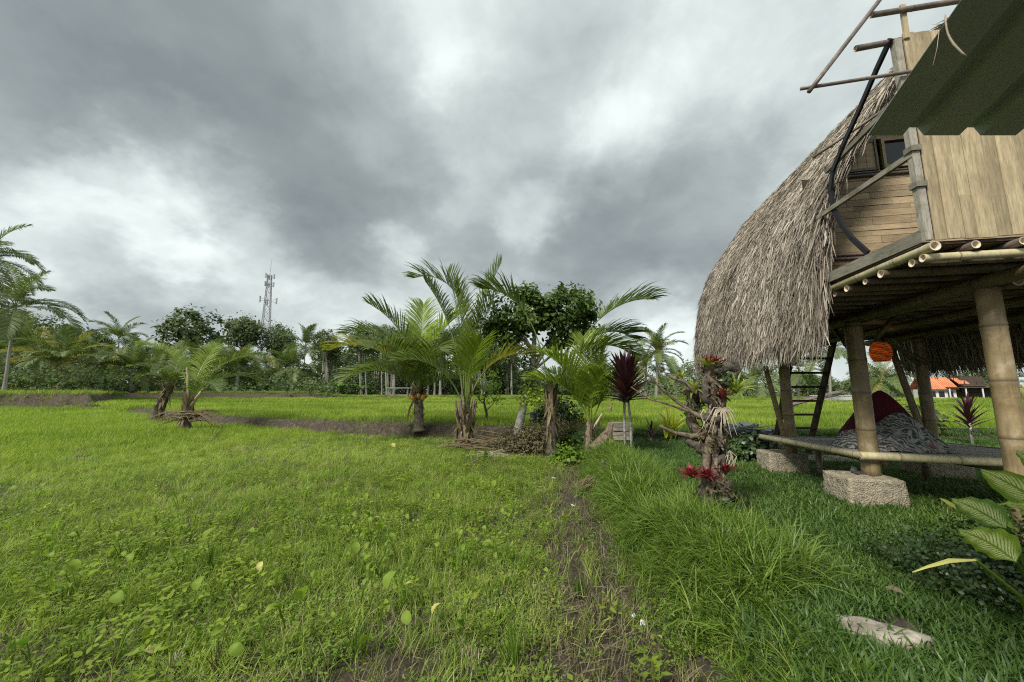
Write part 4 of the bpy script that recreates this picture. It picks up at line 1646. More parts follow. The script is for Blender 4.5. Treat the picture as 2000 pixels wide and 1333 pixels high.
# B: trunkless palm with long upright stalks
bB = PZ(908, 858, .25)
pB = thing('coconut_palm', 'tall trunkless palm with upright feathery fronds rising from a shaggy stub', 'palm tree', bB)
palm_trunk(pB, [(0, 0, -.2), (0, 0, .25), (.02, 0, .55)], .22, .16, 'bark_brown', 10)
for k in range(9):
    mb = MB()
    a = R(k * 40 + 10)
    h = rnd.uniform(.35, .8)
    mb.tube([(math.cos(a) * .12, math.sin(a) * .12, .2), (math.cos(a) * .2, math.sin(a) * .2, .45), (math.cos(a) * .3, math.sin(a) * .3, .3 + h)], [.05, .04, .03], 6)
    part('leaf_stub', mb, 'bark_palm', pB)
for az, e0, dr, L, st, mt, pw in [(178, 93, 118, 5.3, .64, 'palm_leaf', 3.4), (8, 87, 24, 4.9, .48, 'palm_leaf', 1.6), (174, 85, 34, 4.4, .66, 'palm_leaf', 1.8), (195, 91, 16, 4.0, .42, 'palm_leaf', 1.5), (-20, 87, 26, 3.7, .42, 'palm_leaf', 1.5), (5, 80, 105, 3.2, .52, 'palm_leaf_yellow', 1.8), (215, 90, 20, 4.4, .45, 'palm_leaf', 1.5), (200, 80, 95, 2.9, .45, 'palm_leaf', 1.5), (-60, 86, 60, 2.6, .5, 'palm_leaf_light', 1.5)]:
    add_frond(pB, (rnd.uniform(-.06, .06), rnd.uniform(-.06, .06), .4), az, e0, dr, L, mt, npair=50, lw=.017, ll=.85, start=st, hang=.22, power=pw, rr=.03)

fibres(pB, (0, 0, .05), (.02, 0, .6), .2, 60, .5, 'dead_frond')
fibres(pB, (0, 0, .3), (.02, 0, .8), .15, 30, .7, 'bark_palm')

# C: palm behind the broadleaf tree, long bending fronds
bC = PZ(1079, 870, .3)
pC = thing('coconut_palm', 'short dark-trunked palm with wind-bent fronds behind the broad-leaved tree', 'palm tree', bC)
palm_trunk(pC, [(0, 0, -.2), (-.02, 0, .6), (-.02, .05, 1.2)], .13, .10, 'bark_dark', 16)
for az, e0, dr, L, st, mt, pw in [(6, 63, 68, 3.9, .60, 'palm_leaf', 2.2), (16, 60, 95, 3.1, .6, 'palm_leaf', 2.4), (176, 80, 84, 3.5, .62, 'palm_leaf', 2.6), (-12, 66, 110, 2.5, .5, 'palm_leaf', 1.8)]:
    add_frond(pC, (-.02, .05, 1.15), az, e0, dr, L, mt, npair=52, lw=.020, ll=.9, start=st, hang=.4, power=pw, rr=.024)

fibres(pC, (0, 0, .1), (-.02, .05, 1.2), .12, 90, .38, 'brush')
fibres(pC, (0, 0, .6), (-.02, .05, 1.3), .12, 50, .5, 'dead_frond')

# D: small bright palm
bD = PZ(1152, 878, .22)
pD = thing('coconut_palm', 'small bright yellow-green palm sprouting left of the dark red cordyline', 'palm tree', bD)
palm_trunk(pD, [(0, 0, -.15), (0, 0, .3), (.02, 0, .62)], .12, .08, 'bark_palm', 12)
mb = MB()
mb.tube([(.03, -.02, .35), (.16, -.05, .6), (.3, -.06, .82)], [.035, .03, .02], 7)
part('leaf_stub', mb, 'bamboo_pale', pD)
for az, e0, dr, L, mt in [(182, 74, 88, 2.0, 'palm_leaf_light'), (170, 82, 62, 2.3, 'palm_leaf_light'), (88, 84, 20, 2.3, 'palm_leaf_light'), (20, 84, 24, 2.2, 'palm_leaf_light'), (-8, 70, 40, 1.9, 'palm_leaf_light'), (210, 80, 60, 2.1, 'palm_leaf_light'), (130, 70, 60, 2.0, 'palm_leaf'), (-80, 80, 60, 1.6, 'palm_leaf_light')]:
    add_frond(pD, (.02, 0, .5), az, e0, dr, L, mt, npair=46, lw=.019, ll=.70, start=.28, hang=.3)

fibres(pD, (0, 0, 0), (.02, 0, .6), .10, 34, .34, 'dead_frond')

# E, F: two leaning palms on the left bank
bE = PZ(305, 812, .4)
pE = thing('coconut_palm', 'leaning shaggy palm stump with short fronds, left of the pair on the bank', 'palm tree', bE)
palm_trunk(pE, [(0, 0, -.2), (.2, 0, .7), (.5, 0, 1.5)], .24, .17, 'bark_dark', 14)
for az, e0, dr, L in [(150, 72, 95, 1.9), (185, 50, 100, 1.9), (60, 76, 70, 2.3), (-20, 50, 90, 1.8), (-70, 60, 100, 1.9), (220, 66, 90, 2.0), (100, 84, 40, 2.2)]:
    add_frond(pE, (.55, 0, 1.45), az, e0, dr, L, 'palm_leaf', npair=40, lw=.020, ll=.5)
fibres(pE, (0, 0, 0), (.5, 0, 1.5), .2, 80, .45, 'dead_frond')
bF = PZ(362, 826, .38)
pF = thing('coconut_palm', 'young palm with two long yellow-green fronds, right of the leaning pair on the bank', 'palm tree', bF)
palm_trunk(pF, [(0, 0, -.2), (.02, 0, .4), (.05, 0, .8)], .19, .11, 'bark_dark', 12)
mb = MB()
mb.tube([(0, 0, .7), (-.1, 0, 1.7), (-.2, 0, 2.1)], [.06, .04, .03], 8)
mb.tube([(.1, 0, .6), (.5, 0, 1.2), (.75, 0, 1.5)], [.07, .05, .03], 8)
part('leaf_stub', mb, 'bamboo_pale', pF)
for az, e0, dr, L, mt, st in [(178, 84, 88, 3.9, 'palm_leaf_light', .4), (10, 72, 80, 3.8, 'palm_leaf', .25), (25, 66, 110, 3.2, 'palm_leaf', .25), (100, 80, 50, 3.4, 'palm_leaf_light', .3), (-30, 58, 100, 2.7, 'palm_leaf', .25)]:
    add_frond(pF, (.05, 0, .6), az, e0, dr, L * .92, mt, npair=46, lw=.020, ll=.72, start=st)
mb = MB()
for k in range(46):
    a = rnd.uniform(-.5, .9) if k % 3 else rnd.uniform(2.4, 3.6)
    l_ = rnd.uniform(.5, 1.5)
    q = Vector((rnd.uniform(-.1, .5), rnd.uniform(-.3, .2), rnd.uniform(.05, .45)))
    mb.tube([q, q + Vector((math.cos(a) * l_ * .5, math.sin(a) * l_ * .3 - .1, .05)), q + Vector((math.cos(a) * l_, math.sin(a) * l_ * .5 - .2, -.22))], [.018, .014, .004], 4)
tag(link('dead_fronds', mb.mesh('dead_fronds'), 'dead_frond', None, bF), 'brown dead frond stalks heaped at the foot of the right leaning palm', 'dead branches')

fibres(pF, (0, 0, 0), (.05, 0, .9), .16, 60, .5, 'dead_frond')

# ---- distant palms share frond meshes
FV = {}
for mt in ('palm_leaf_far', 'palm_far_yellow'):
    FV[mt] = []
    for e0, dr in ((84, 50), (66, 75), (48, 85), (30, 85), (8, 80), (-20, 60), (60, 95), (38, 100)):
        me = frond_mesh(1.0, e0, dr, 46, .25, .0082, start=.16, vup=.25, hang=.55, rr=.008)
        me.materials.append(M[mt])
        FV[mt].append(me)
mb = MB()
mb.tube([(0, 0, 0), (0, 0, .1), (.01, 0, .5), (0, 0, 1)], [1.6, 1.1, .9, .75], 9, noise=.04)
TRK = mb.mesh('trunk', True)
TRK.materials.append(M['bark_pale_far'])


def far_palm(u, y, vbase, vcrown, L, label, group='coconut palms along the far side of the paddies', lean=0, tr=.14, n=18, yellow=.1, sweep=0, azk=None):
    b_ = PY(u, vbase, y)
    z0 = Hs(b_.x, b_.y)
    b_.z = min(b_.z, z0 + .3) if b_.z > z0 else z0
    top = PY(u + lean, vcrown, y)
    o = thing('coconut_palm', label, 'palm tree', b_, rnd.uniform(0, 6.28) * 0, group)
    d = top - b_
    h = d.length
    q = Vector((0, 0, 1)).rotation_difference(d.normalized())
    t_ = link('trunk', TRK, None, o, None, q.to_euler(), (tr, tr, h))
    a0 = rnd.uniform(0, 360)
    for k in range(n):
        az = a0 + k * 137.5 + rnd.uniform(-14, 14)
        lst = FV['palm_far_yellow' if rnd.random() < yellow else 'palm_leaf_far']
        f_ = min(7, int(k / n * 6.2)) if rnd.random() < .7 else rnd.randrange(8)
        fo = link('frond', lst[f_], None, o, d, (rnd.uniform(-.3, .3), 0, R(az) + sweep * math.sin(R(az))), L * rnd.uniform(.85, 1.1))
    return o


FPAL = [
    (8, 37, 766, 600, 5.2, 'tall slender palm at the left edge with a wind-blown crown', 22, .13, 20, 0),
    (-45, 39, 766, 505, 5.4, 'taller palm cut by the left edge above the slender one', 20, .14, 20, 0),
    (120, 50, 758, 716, 5.0, 'yellowing palm with a skirt of dead fronds', 0, .38, 26, .55),
    (30, 52, 762, 690, 5.6, 'green palm crowded under the slender palm at the left edge', 0, .25, 20, .1),
    (232, 84, 752, 662, 5.5, 'small dark palm poking above the trees on the far left', 0, .15, 16, 0),
    (208, 58, 756, 735, 5.2, 'low bushy palm just right of the yellowing palm', 0, .2, 18, .1),
    (258, 56, 762, 722, 5.0, 'broad palm with upright central fronds left of the leaning pair', 0, .3, 22, .1),
    (330, 72, 762, 716, 5.0, 'palm behind the right leaning palm below the airy round tree', 0, .2, 20, .1),
    (390, 70, 762, 716, 5.2, 'dense palm directly under the airy round tree', 0, .22, 22, .1),
    (432, 62, 762, 722, 4.8, 'palm left of the reddish-trunked palm', 6, .2, 20, .15),
    (462, 60, 764, 722, 4.6, 'palm with a reddish trunk left of the telecom tower', 4, .28, 22, .1),
    (492, 66, 764, 745, 4.2, 'low palm in front of the foot of the telecom tower', 0, .2, 16, .1),
    (568, 66, 766, 722, 5.0, 'dark palm with twin pale stems right of the telecom tower', 4, .16, 22, .05),
    (592, 92, 760, 678, 5.8, 'thin-crowned palm standing above the trees right of the telecom tower', 4, .15, 14, 0),
    (524, 100, 750, 716, 4.6, 'far palm beside the right leg of the telecom tower', 0, .15, 14, 0),
    (1000, 95, 770, 712, 6.0, 'faint palm behind the trunkless palm, on the horizon', 0, .16, 16, .05),
    (970, 90, 772, 722, 5.5, 'faint palm between the trunkless palm and the broad-leaved tree', 0, .16, 16, .05),
    (1282, 44, 778, 690, 3.8, 'tall palm right behind the dark red cordyline', 2, .16, 24, .1),
    (1262, 52, 778, 712, 3.6, 'shorter palm left of the tall one behind the cordyline', 0, .16, 20, .1),
    (1322, 60, 780, 735, 3.8, 'low palm seen through the bare branches of the stump', 0, .16, 16, .1),
    (1478, 58, 786, 745, 4.6, 'palm seen under the thatch eave left of the ladder', 0, .18, 18, .1),
    (1560, 46, 790, 722, 3.6, 'grey-green palm seen through the rungs of the ladder', 0, .14, 18, .1),
    (1622, 34, 792, 682, 3.2, 'slim grey-trunked palm between the ladder and the near post', -2, .11, 20, .05),
    (1722, 36, 796, 742, 3.0, 'light green palm behind the maroon cushion', 0, .14, 22, .35),
    (1745, 60, 796, 752, 4.0, 'palm between the maroon cushion and the back post', 0, .18, 16, .1),
    (1960, 60, 796, 745, 4.5, 'palm behind the near right post, past the shed', 0, .18, 16, .1),
    (1400, 70, 785, 742, 4.5, 'palm behind the bromeliad stump under the thatch', 0, .18, 16, .1),
    (1180, 85, 778, 728, 5, 'palm between the small bright palm and the cordyline', 0, .18, 14, .1),
    (655, 80, 768, 705, 5, 'palm in the woods left of the palm with orange nuts', 0, .18, 14, .05),
    (172, 66, 752, 706, 4.6, 'palm behind the yellowing palm near the left trees', 0, .2, 18, .1),
    (75, 60, 758, 700, 5.6, 'palm between the left edge palms and the yellowing palm', 0, .2, 18, .2),
    (295, 66, 760, 735, 4.6, 'low palm behind the left leaning palm', 0, .2, 16, .1),
    (540, 78, 762, 740, 4.6, 'low palm right of the foot of the tower', 0, .2, 14, .1),
]
for u, y, vb, vc, L, lb, ln, tr, n, ye in FPAL:
    far_palm(u, y, vb, vc, L * (1.16 if u < 620 and y > 40 else 1), lb, lean=ln, tr=tr, n=n, yellow=ye * .7, sweep=.35 if y < 40 and u < 100 else 0)

# ------------------------------------------------------------------ broad-leaved trees
def crown_points(lobes, n, clumps, cs, shell=.55):
    cen = []
    wts = np.array([r_[0] * r_[1] * r_[2] for c_, r_ in lobes])
    wts = wts / wts.sum()
    for _ in range(clumps):
        k = npr.choice(len(lobes), p=wts)
        c_, r_ = lobes[k]
        d = npr.normal(size=3)
        d /= np.linalg.norm(d)
        if d[2] < -.5:
            d[2] *= .4
        cen.append(np.array(c_) + d * np.array(r_) * (shell + (1 - shell) * npr.rand() ** .5))
    cen = np.array(cen)
    idx = npr.randint(0, clumps, n)
    P = cen[idx] + npr.normal(size=(n, 3)) * cs * (.6 + npr.rand(clumps, 1)[idx])
    cbar = np.mean([c_ for c_, _ in lobes], 0)
    Nn = P - cbar
    Nn = Nn / np.linalg.norm(Nn, axis=1, keepdims=True) + np.array([0, 0, .6]) + npr.normal(size=(n, 3)) * .7
    return P, Nn, cen, (npr.rand(clumps) * .5)[idx] + npr.rand(n) * .5


def make_crown(lobes, n, clumps, cs, size, mat, aspect=1.7, shell=.55):
    P, Nn, cen, vr = crown_points(lobes, n, clumps, cs, shell)
    V_, F_, v_ = leaf_cloud(P, Nn, size * (.6 + .8 * npr.rand(n)), aspect, vr)
    me_ = np_mesh('crown', V_, F_, False, v_)
    me_.materials.append(M[mat])
    return me_, cen


def limbs(base, cen, k, r0, fork, mat='bark_grey', n=6):
    """trunk from base to fork and limbs out to some of the clumps"""
    mb = MB()
    base, fork = Vector(base), Vector(fork)
    mid = base.lerp(fork, .5) + Vector((rnd.uniform(-.1, .1), rnd.uniform(-.1, .1), 0)) * (fork - base).length * .3
    mb.tube([base - Vector((0, 0, .2)), base.lerp(mid, .15), mid, fork], [r0 * 1.5, r0 * 1.1, r0 * .9, r0 * .7], 10, noise=.05)
    ids = npr.choice(len(cen), min(k, len(cen)), replace=False)
    for i_ in ids:
        e = Vector(cen[i_])
        st = fork.lerp(mid, rnd.uniform(0, .25))
        m_ = st.lerp(e, .5) + Vector((rnd.uniform(-1, 1), rnd.uniform(-1, 1), rnd.uniform(-.2, .6))) * (e - st).length * .12
        mb.tube([st, m_, e], [r0 * .42, r0 * .26, r0 * .06], n)
    return mb


# near tree with two-lobed dark crown
bT = PZ(1010, 848, .3)
jt = thing('broadleaf_tree', 'dark glossy two-lobed broad-leaved tree with pale mottled leaning trunk', 'tree', bT)
sc_ = bT.y / 726 * 1.0


def jp(u, v, dy=0):
    return PY(u, v, bT.y + dy) - bT


lobes = [(jp(1012, 618), (.98, .85, .86)), (jp(1108, 612), (.86, .8, .76)), (jp(1100, 662), (.5, .6, .42)), (jp(990, 660), (.55, .6, .40)), (jp(1040, 590), (.5, .5, .4)), (jp(1140, 640), (.45, .5, .5)), (jp(965, 640), (.3, .4, .4))]
lobes = [(tuple(a), b_) for a, b_ in lobes]
me, cen = make_crown(lobes, 12500, 190, .10, .125, 'tree_leaf', 1.5, .45)
cro = link('crown', me, None, jt)
cro['kind'] = 'stuff'
mb = MB()
tp = [jp(1010, 856), jp(1018, 815), jp(1028, 770), jp(1040, 725), jp(1042, 690), jp(1045, 640)]
mb.tube(tp, [.17, .125, .11, .10, .085, .05], 12, noise=.06)
for e, f_ in ((jp(985, 668), 4), (jp(1005, 640), 4), (jp(1085, 650, .2), 3), (jp(1110, 620, -.2), 3), (jp(1130, 660), 3), (jp(1060, 600), 5), (jp(970, 620, .3), 4), (jp(1010, 600, -.3), 5)):
    s0 = tp[f_]
    m_ = s0.lerp(e, .5) + Vector((rnd.uniform(-.1, .1), rnd.uniform(-.1, .1), .06))
    mb.tube([s0, m_, e], [.05, .035, .012], 7, noise=.05)
part('trunk', mb, 'bark_grey', jt, True)
# climbing stems with a few leaves round the trunk
P, Nn, cen, vr = crown_points([(tuple(jp(1030, 740)), (.28, .3, .7))], 420, 40, .06)
V_, F_, v_ = leaf_cloud(P, Nn, .07 + .05 * npr.rand(420), 1.6, vr)
me = np_mesh('climber', V_, F_, False, v_)
co = link('climber', me, 'tree_leaf', jt)
co['kind'] = 'stuff'

# far crowns (cached kinds)
CR = {}
CR['airy'] = make_crown([((0, 0, 0), (1, 1, .8)), ((-.6, 0, -.3), (.5, .5, .4)), ((.55, .1, -.35), (.5, .5, .45))], 2600, 62, .085, .12, 'tree_leaf_far', 1.5, .6)
CR['dense'] = make_crown([((0, 0, 0), (1, 1, .95)), ((-.3, 0, .3), (.6, .6, .55)), ((.35, .1, -.2), (.7, .7, .7))], 6500, 120, .12, .08, 'tree_leaf_far', 1.5, .5)
CR['umbrella'] = make_crown([((0, 0, .1), (1, 1, .45)), ((-.45, 0, -.25), (.6, .6, .3)), ((.4, .1, -.35), (.6, .6, .35)), ((.1, 0, .4), (.5, .5, .3))], 3600, 80, .12, .11, 'tree_leaf_far', 1.5, .5)
CR['pale'] = make_crown([((0, 0, 0), (1, 1, 1.3)), ((-.3, 0, .7), (.5, .5, .5))], 2200, 60, .13, .11, 'tree_leaf_pale', 1.5, .5)
CR['thin'] = make_crown([((0, 0, 0), (1, 1, 1.6)), ((.2, 0, 1.0), (.6, .6, .7))], 1700, 46, .15, .13, 'tree_leaf_far', 1.5, .4)
LMB = {}
for k, (me_, cen) in CR.items():
    mb = limbs((0, 0, -2.6), cen, 16, .07, (0, 0, -.6), 'bark_pale_far', 5)
    LMB[k] = mb.mesh('branches', True)
    LMB[k].materials.append(M['bark_pale_far'])


def far_tree(u, y, vbase, vc, rpx, kind, label, group='trees of the far woods', tr=.16, zs=1., lean=0):
    b_ = PY(u, vbase, y)
    b_.z = Hs(b_.x, b_.y)
    c_ = PY(u + lean, vc, y) - b_
    rr = rpx / 726 * y
    o = thing('broadleaf_tree', label, 'tree', b_, 0, group)
    f_ = (rr, rr, rr * zs)
    az = rnd.uniform(0, 6.28)
    co_ = link('crown', CR[kind][0], None, o, c_, (0, 0, az), f_)
    co_['kind'] = 'stuff'
    link('branches', LMB[kind], None, o, c_, (0, 0, az), f_)
    q = Vector((0, 0, 1)).rotation_difference(c_.normalized())
    link('trunk', TRK, None, o, None, q.to_euler(), (tr, tr, c_.length))
    return o


far_tree(380, 92, 765, 648, 52, 'airy', 'airy round tree with sparse leaf clusters against the sky, left of the tower', tr=.5)
far_tree(340, 95, 765, 694, 20, 'airy', 'smaller airy tree tucked left of the airy round one', tr=.3)
far_tree(476, 98, 765, 652, 36, 'umbrella', 'flat-topped dark tree just left of the telecom tower', tr=.5, zs=1.2)
far_tree(456, 96, 765, 700, 18, 'dense', 'dark rounded tree below the flat-topped one', tr=.4)
far_tree(543, 102, 765, 666, 32, 'dense', 'dense dark green dome tree right of the telecom tower', tr=.5, zs=1.15)
far_tree(560, 104, 765, 700, 26, 'dense', 'lower shoulder of dark foliage beside the dome tree', tr=.4)
far_tree(636, 78, 770, 682, 22, 'pale', 'slim pale tree with a long white trunk at the left end of the woods', tr=.2)
far_tree(60, 64, 762, 655, 48, 'dense', 'dark broad tree behind the slender palm at the left edge', tr=.4)
far_tree(135, 74, 760, 668, 42, 'umbrella', 'dark layered tree behind the yellowing palm', tr=.4)
far_tree(180, 78, 760, 672, 30, 'dense', 'dark round tree right of the layered tree', tr=.4)
far_tree(-30, 62, 762, 660, 45, 'dense', 'dark tree cut by the left edge below the tall palms', tr=.4)
far_tree(424, 84, 765, 716, 22, 'dense', 'dark tree between the airy tree and the reddish-trunked palm', tr=.4)
far_tree(300, 84, 762, 700, 26, 'dense', 'rounded tree behind the leaning palms', tr=.3)
# the plantation of slim pale trunks
for k in range(58):
    u = rnd.uniform(640, 1000)
    y = rnd.uniform(66, 92)
    vt = 676 + rnd.uniform(-16, 26) + max(0, (u - 880)) * .28
    far_tree(u, y, 772, vt, rnd.uniform(15, 26), rnd.choice(['thin', 'pale', 'thin']), 'slim pale-trunked plantation tree ' + ('left of the field shelter' if u < 740 else 'behind the palm with orange nuts' if u < 860 else 'behind the trunkless palm' if u < 950 else 'between the trunkless palm and the broad-leaved tree'), 'slim trees of the plantation', tr=rnd.uniform(.11, .2), zs=rnd.uniform(.8, 1.1), lean=rnd.uniform(-6, 6))
for k in range(26):
    u = 1005 + k * 38 + rnd.uniform(-14, 14)
    if u > 2020:
        break
    far_tree(u, rnd.uniform(78, 110), 778, rnd.uniform(744, 756), rnd.uniform(16, 30), rnd.choice(['dense', 'dense', 'thin', 'umbrella']), 'low dark tree of the distant hedge line ' + ('behind the broad-leaved tree and small palms' if u < 1200 else 'behind the cordyline and the bromeliad stump' if u < 1460 else 'seen past the ladder under the thatch' if u < 1660 else 'seen under the hut beside the farm house'), 'trees of the distant hedge line', tr=.2)

# undergrowth and far woods that read as one mass
def mass(name, n, ufun, y0, y1, topfun, size, mat, label, cl=900, base=770):
    cu = npr.rand(cl)
    us = ufun(cu)
    ys_ = y0 + npr.rand(cl) * (y1 - y0)
    cs = []
    for u, y in zip(us, ys_):
        x_ = (u - 1000) / 726 * y * .985
        g = Hs(x_, y)
        top = PY(u, topfun(u), y).z
        z_ = g + (max(top, g + .6) - g) * rnd.random() ** .75
        cs.append((x_, y, z_))
    cs = np.array(cs)
    idx = npr.randint(0, cl, n)
    k = size
    P = cs[idx] + npr.normal(size=(n, 3)) * np.array([k * 2.2, k * 2, k * 1.3])
    P[:, 2] = np.maximum(P[:, 2], .2)
    Nn = npr.normal(size=(n, 3)) + np.array([0, -.4, .9])
    V_, F_, v_ = leaf_cloud(P, Nn, k * (.5 + npr.rand(n)), 1.5, (npr.rand(cl) * .6)[idx] + npr.rand(n) * .4)
    me_ = np_mesh(name, V_, F_, False, v_)
    tag(link(name, me_, mat), label, 'woods', kind='stuff')


TL = ([-300, 0, 60, 200, 300, 420, 520, 600, 640, 700, 850, 1000, 1060, 1200, 1400, 1700, 2300], [640, 644, 654, 680, 700, 704, 716, 718, 682, 680, 690, 722, 735, 745, 755, 757, 755])
mass('far_woods', 85000, lambda q: q * 1500 - 320, 84, 112, lambda u: float(np.interp(u, *TL)) + 8, .55, 'woods_leaf', 'dark mass of woods filling in behind the palms and slim trees', 2600)
mass('hedge_line', 22000, lambda q: 980 + q * 1300, 80, 118, lambda u: float(np.interp(u, *TL)) + 6, .5, 'tree_leaf_far', 'low distant hedge line closing the paddies on the right', 900)
mass('woods_floor', 26000, lambda q: 630 + q * 420, 74, 94, lambda u: 738, .4, 'tree_leaf_far', 'bushes under the slim trees of the plantation', 900)
mass('undergrowth', 26000, lambda q: q * 950 - 300, 56, 78, lambda u: 742 + 16 * math.sin(u * .031) + 9 * math.sin(u * .083 + 1), .32, 'tree_leaf_far', 'tangled undergrowth beneath the palms on the left', 900)
mass('left_undergrowth', 12000, lambda q: q * 480 - 260, 41, 58, lambda u: 726, .30, 'tree_leaf_far', 'dense greenery under the left-hand palms', 500)

# banana plants in front of the left palms
mb = MB()
for k in range(8):
    a = R(k * 45 + rnd.uniform(-15, 15))
    o_v = Vector((math.cos(a), math.sin(a), 0))
    pts, wd = [], []
    e = R(rnd.uniform(50, 80))
    p = Vector((0, 0, .8))
    L = rnd.uniform(1.5, 2.1)
    for i_ in range(7):
        pts.append(p.copy())
        wd.append([.03, .12, .22, .25, .22, .14, .02][i_])
        p = p + (o_v * math.cos(e) + Vector((0, 0, math.sin(e)))) * (L / 6)
        e -= R(rnd.uniform(14, 22))
    mb.strip(pts, wd, Vector((-math.sin(a), math.cos(a), 0)))
mb.tube([(0, 0, -.2), (0, 0, 1.0)], [.12, .08], 8)
BAN = mb.mesh('banana_plant')
for u, y, sc2, lb in [(30, 44, 1.3, 'banana plant under the left edge palms'), (95, 45, 1.1, 'banana plant left of the dead-frond skirt of the yellowing palm'), (150, 46, 1.2, 'banana plant right of the yellowing palm'), (200, 48, 1.4, 'pale banana plant by the end of the grassy terrace'), (175, 47, 1.0, 'small banana plant between two larger ones'),
                      (430, 64, 1.3, 'banana plant left of the reddish-trunked palm'), (395, 66, 1.3, 'banana plant behind the right leaning palm'), (660, 66, 1.5, 'bright banana plant at the foot of the slim trees'), (700, 66, 1.3, 'second banana plant by the open shelter'), (760, 66, 1.0, 'banana plant behind the palm with orange nuts'), (620, 66, 1., 'banana plant at the left end of the slim trees')]:
    x_ = (u - 1000) / 726 * y * .985
    tag(link('banana_plant', BAN, 'banana_leaf', None, (x_, y, Hs(x_, y)), (0, 0, rnd.uniform(0, 6)), sc2), lb, 'banana plant', 'banana plants under the palms')

# ------------------------------------------------------------------ telecom tower
ty = 150
tb = PY(509, 770, ty)
tb.z = 0
tw = thing('telecom_tower', 'tall grey lattice telecom mast with antennas rising behind the palms', 'tower', tb)
tt_ = PY(527, 538, ty) - tb
Ht = tt_.z
mb = MB()
NS = 17


def tcor(t_, k):
    w_ = 2.35 * (1 - t_) ** 1.1 + .95
    a = R(20 + 90 * k + 45)
    return Vector((tt_.x * t_, tt_.y * t_, Ht * t_)) + Vector((math.cos(a) * w_, math.sin(a) * w_, 0))


for k in range(4):
    legm = MB()
    legm.tube([tcor(i_ / NS, k) for i_ in range(NS + 1)], .13, 5)
    part('leg', legm, 'galvanised', tw)
for i_ in range(NS):
    for k in range(4):
        a, b_ = tcor(i_ / NS, k), tcor(i_ / NS, (k + 1) % 4)
        c_, d_ = tcor((i_ + 1) / NS, k), tcor((i_ + 1) / NS, (k + 1) % 4)
        mb.tube([a, d_], .07, 3, cap=False)
        mb.tube([b_, c_], .07, 3, cap=False)
        mb.tube([c_, d_], .07, 3, cap=False)
part('lattice', mb, 'galvanised', tw)
for t_, rr, n_ in ((.99, 1.7, 3), (.92, 1.7, 3), (.78, 3.3, 3)):
    c_ = Vector((tt_.x * t_, tt_.y * t_, Ht * t_))
    for k in range(n_):
        a = R(k * 360 / n_ + 8)
        q = c_ + Vector((math.cos(a), math.sin(a), 0)) * rr
        am = MB()
        am.box(q, (.22, .22, 1.3 if t_ < .9 else 1.0))
        am.tube([c_, q + Vector((0, 0, .7))], .07, 4)
        am.tube([c_, q - Vector((0, 0, .7))], .07, 4)
        part('antenna', am, 'galvanised', tw)
mb = MB()
mb.tube([tt_, tt_ + Vector((.2, 0, 6.5))], [.09, .05], 5)
part('lightning_rod', mb, 'galvanised', tw)

# ------------------------------------------------------------------ far buildings on the right
hp = PY(1850, 800, 52)
hz = Hs(hp.x, hp.y)
hs_ = thing('farm_house', 'low farm house with an orange tiled roof and dark timber upper floor', 'house', (hp.x, hp.y, hz), R(-20))


def hb(name, c_, h_, mat, par=None):
    mb = MB()
    mb.box(c_, h_)
    return part(name, mb, mat, par or hs_)


hb('wall', (-1.1, 0, .75), (1.5, 1.4, .75), 'white_plaster')
hb('porch_wall', (1.2, .5, .8), (1.0, 1.0, .8), 'far_wood')


def gable(name, x0, x1, y0, y1, ze, zr, mat, par):
    mb = MB()
    ym = (y0 + y1) / 2
    n_ = 14
    for side, (ya, yb_) in enumerate(((y0, ym), (y1, ym))):
        for k in range(n_):
            a, b_ = x0 + (x1 - x0) * k / n_, x0 + (x1 - x0) * (k + .82) / n_
            vs = [(a, ya, ze), (b_, ya, ze), (b_, yb_, zr), (a, yb_, zr)]
            up2 = .07
            vs2 = [(p_[0], p_[1], p_[2] + up2) for p_ in vs]
            mb.add(vs + vs2, [(0, 1, 2, 3), (7, 6, 5, 4), (0, 4, 5, 1), (1, 5, 6, 2), (2, 6, 7, 3), (3, 7, 4, 0)])
    mb.add([(x0, y0, ze - .02), (x1, y0, ze - .02), (x1, ym, zr - .02), (x0, ym, zr - .02), (x1, y1, ze - .02), (x0, y1, ze - .02)], [(0, 1, 2, 3), (3, 2, 4, 5)])
    return part(name, mb, mat, par)


gable('roof', -2.9, .5, -1.9, 1.9, 1.5, 3.1, 'orange_tiles', hs_)
gable('roof', .8, 1.9, -1.4, 1.2, 2.2, 3.0, 'orange_tiles', hs_)
hb('upper_floor', (2.6, .4, 2.2), (1.2, 1.1, 1.1), 'far_wood')
hb('balcony', (2.5, -1.1, 2.0), (1.4, .5, .1), 'far_wood')
for k in range(5):
    hb('balcony_post', (1.3 + k * .6, -1.55, 2.3), (.04, .04, .35), 'far_wood')
for k in range(3):
    f_ = hb('window', (-2.0 + k * .9, -1.42, .85), (.28, .03, .38), 'far_wood')
    hb('pane', (-2.0 + k * .9, -1.46, .85), (.22, .012, .32), 'glass_dark', f_)
mb = MB()
mb.box((0, 0, 0), (1, 1, 1))
sp = PY(1915, 800, 50)
shd = thing('open_shed', 'low open shed with a long grey roof right of the orange-roofed house', 'shed', (sp.x, sp.y, Hs(sp.x, sp.y)), R(-25))
hb('roof', (0, 0, 1.75), (3.4, 1.2, .06), 'far_wood', shd)
for k in range(5):
    hb('post', (-3.1 + k * 1.55, -1.0, .85), (.06, .06, .85), 'white_plaster', shd)
hb('back_wall', (0, 1.0, .85), (3.1, .05, .85), 'far_wood', shd)

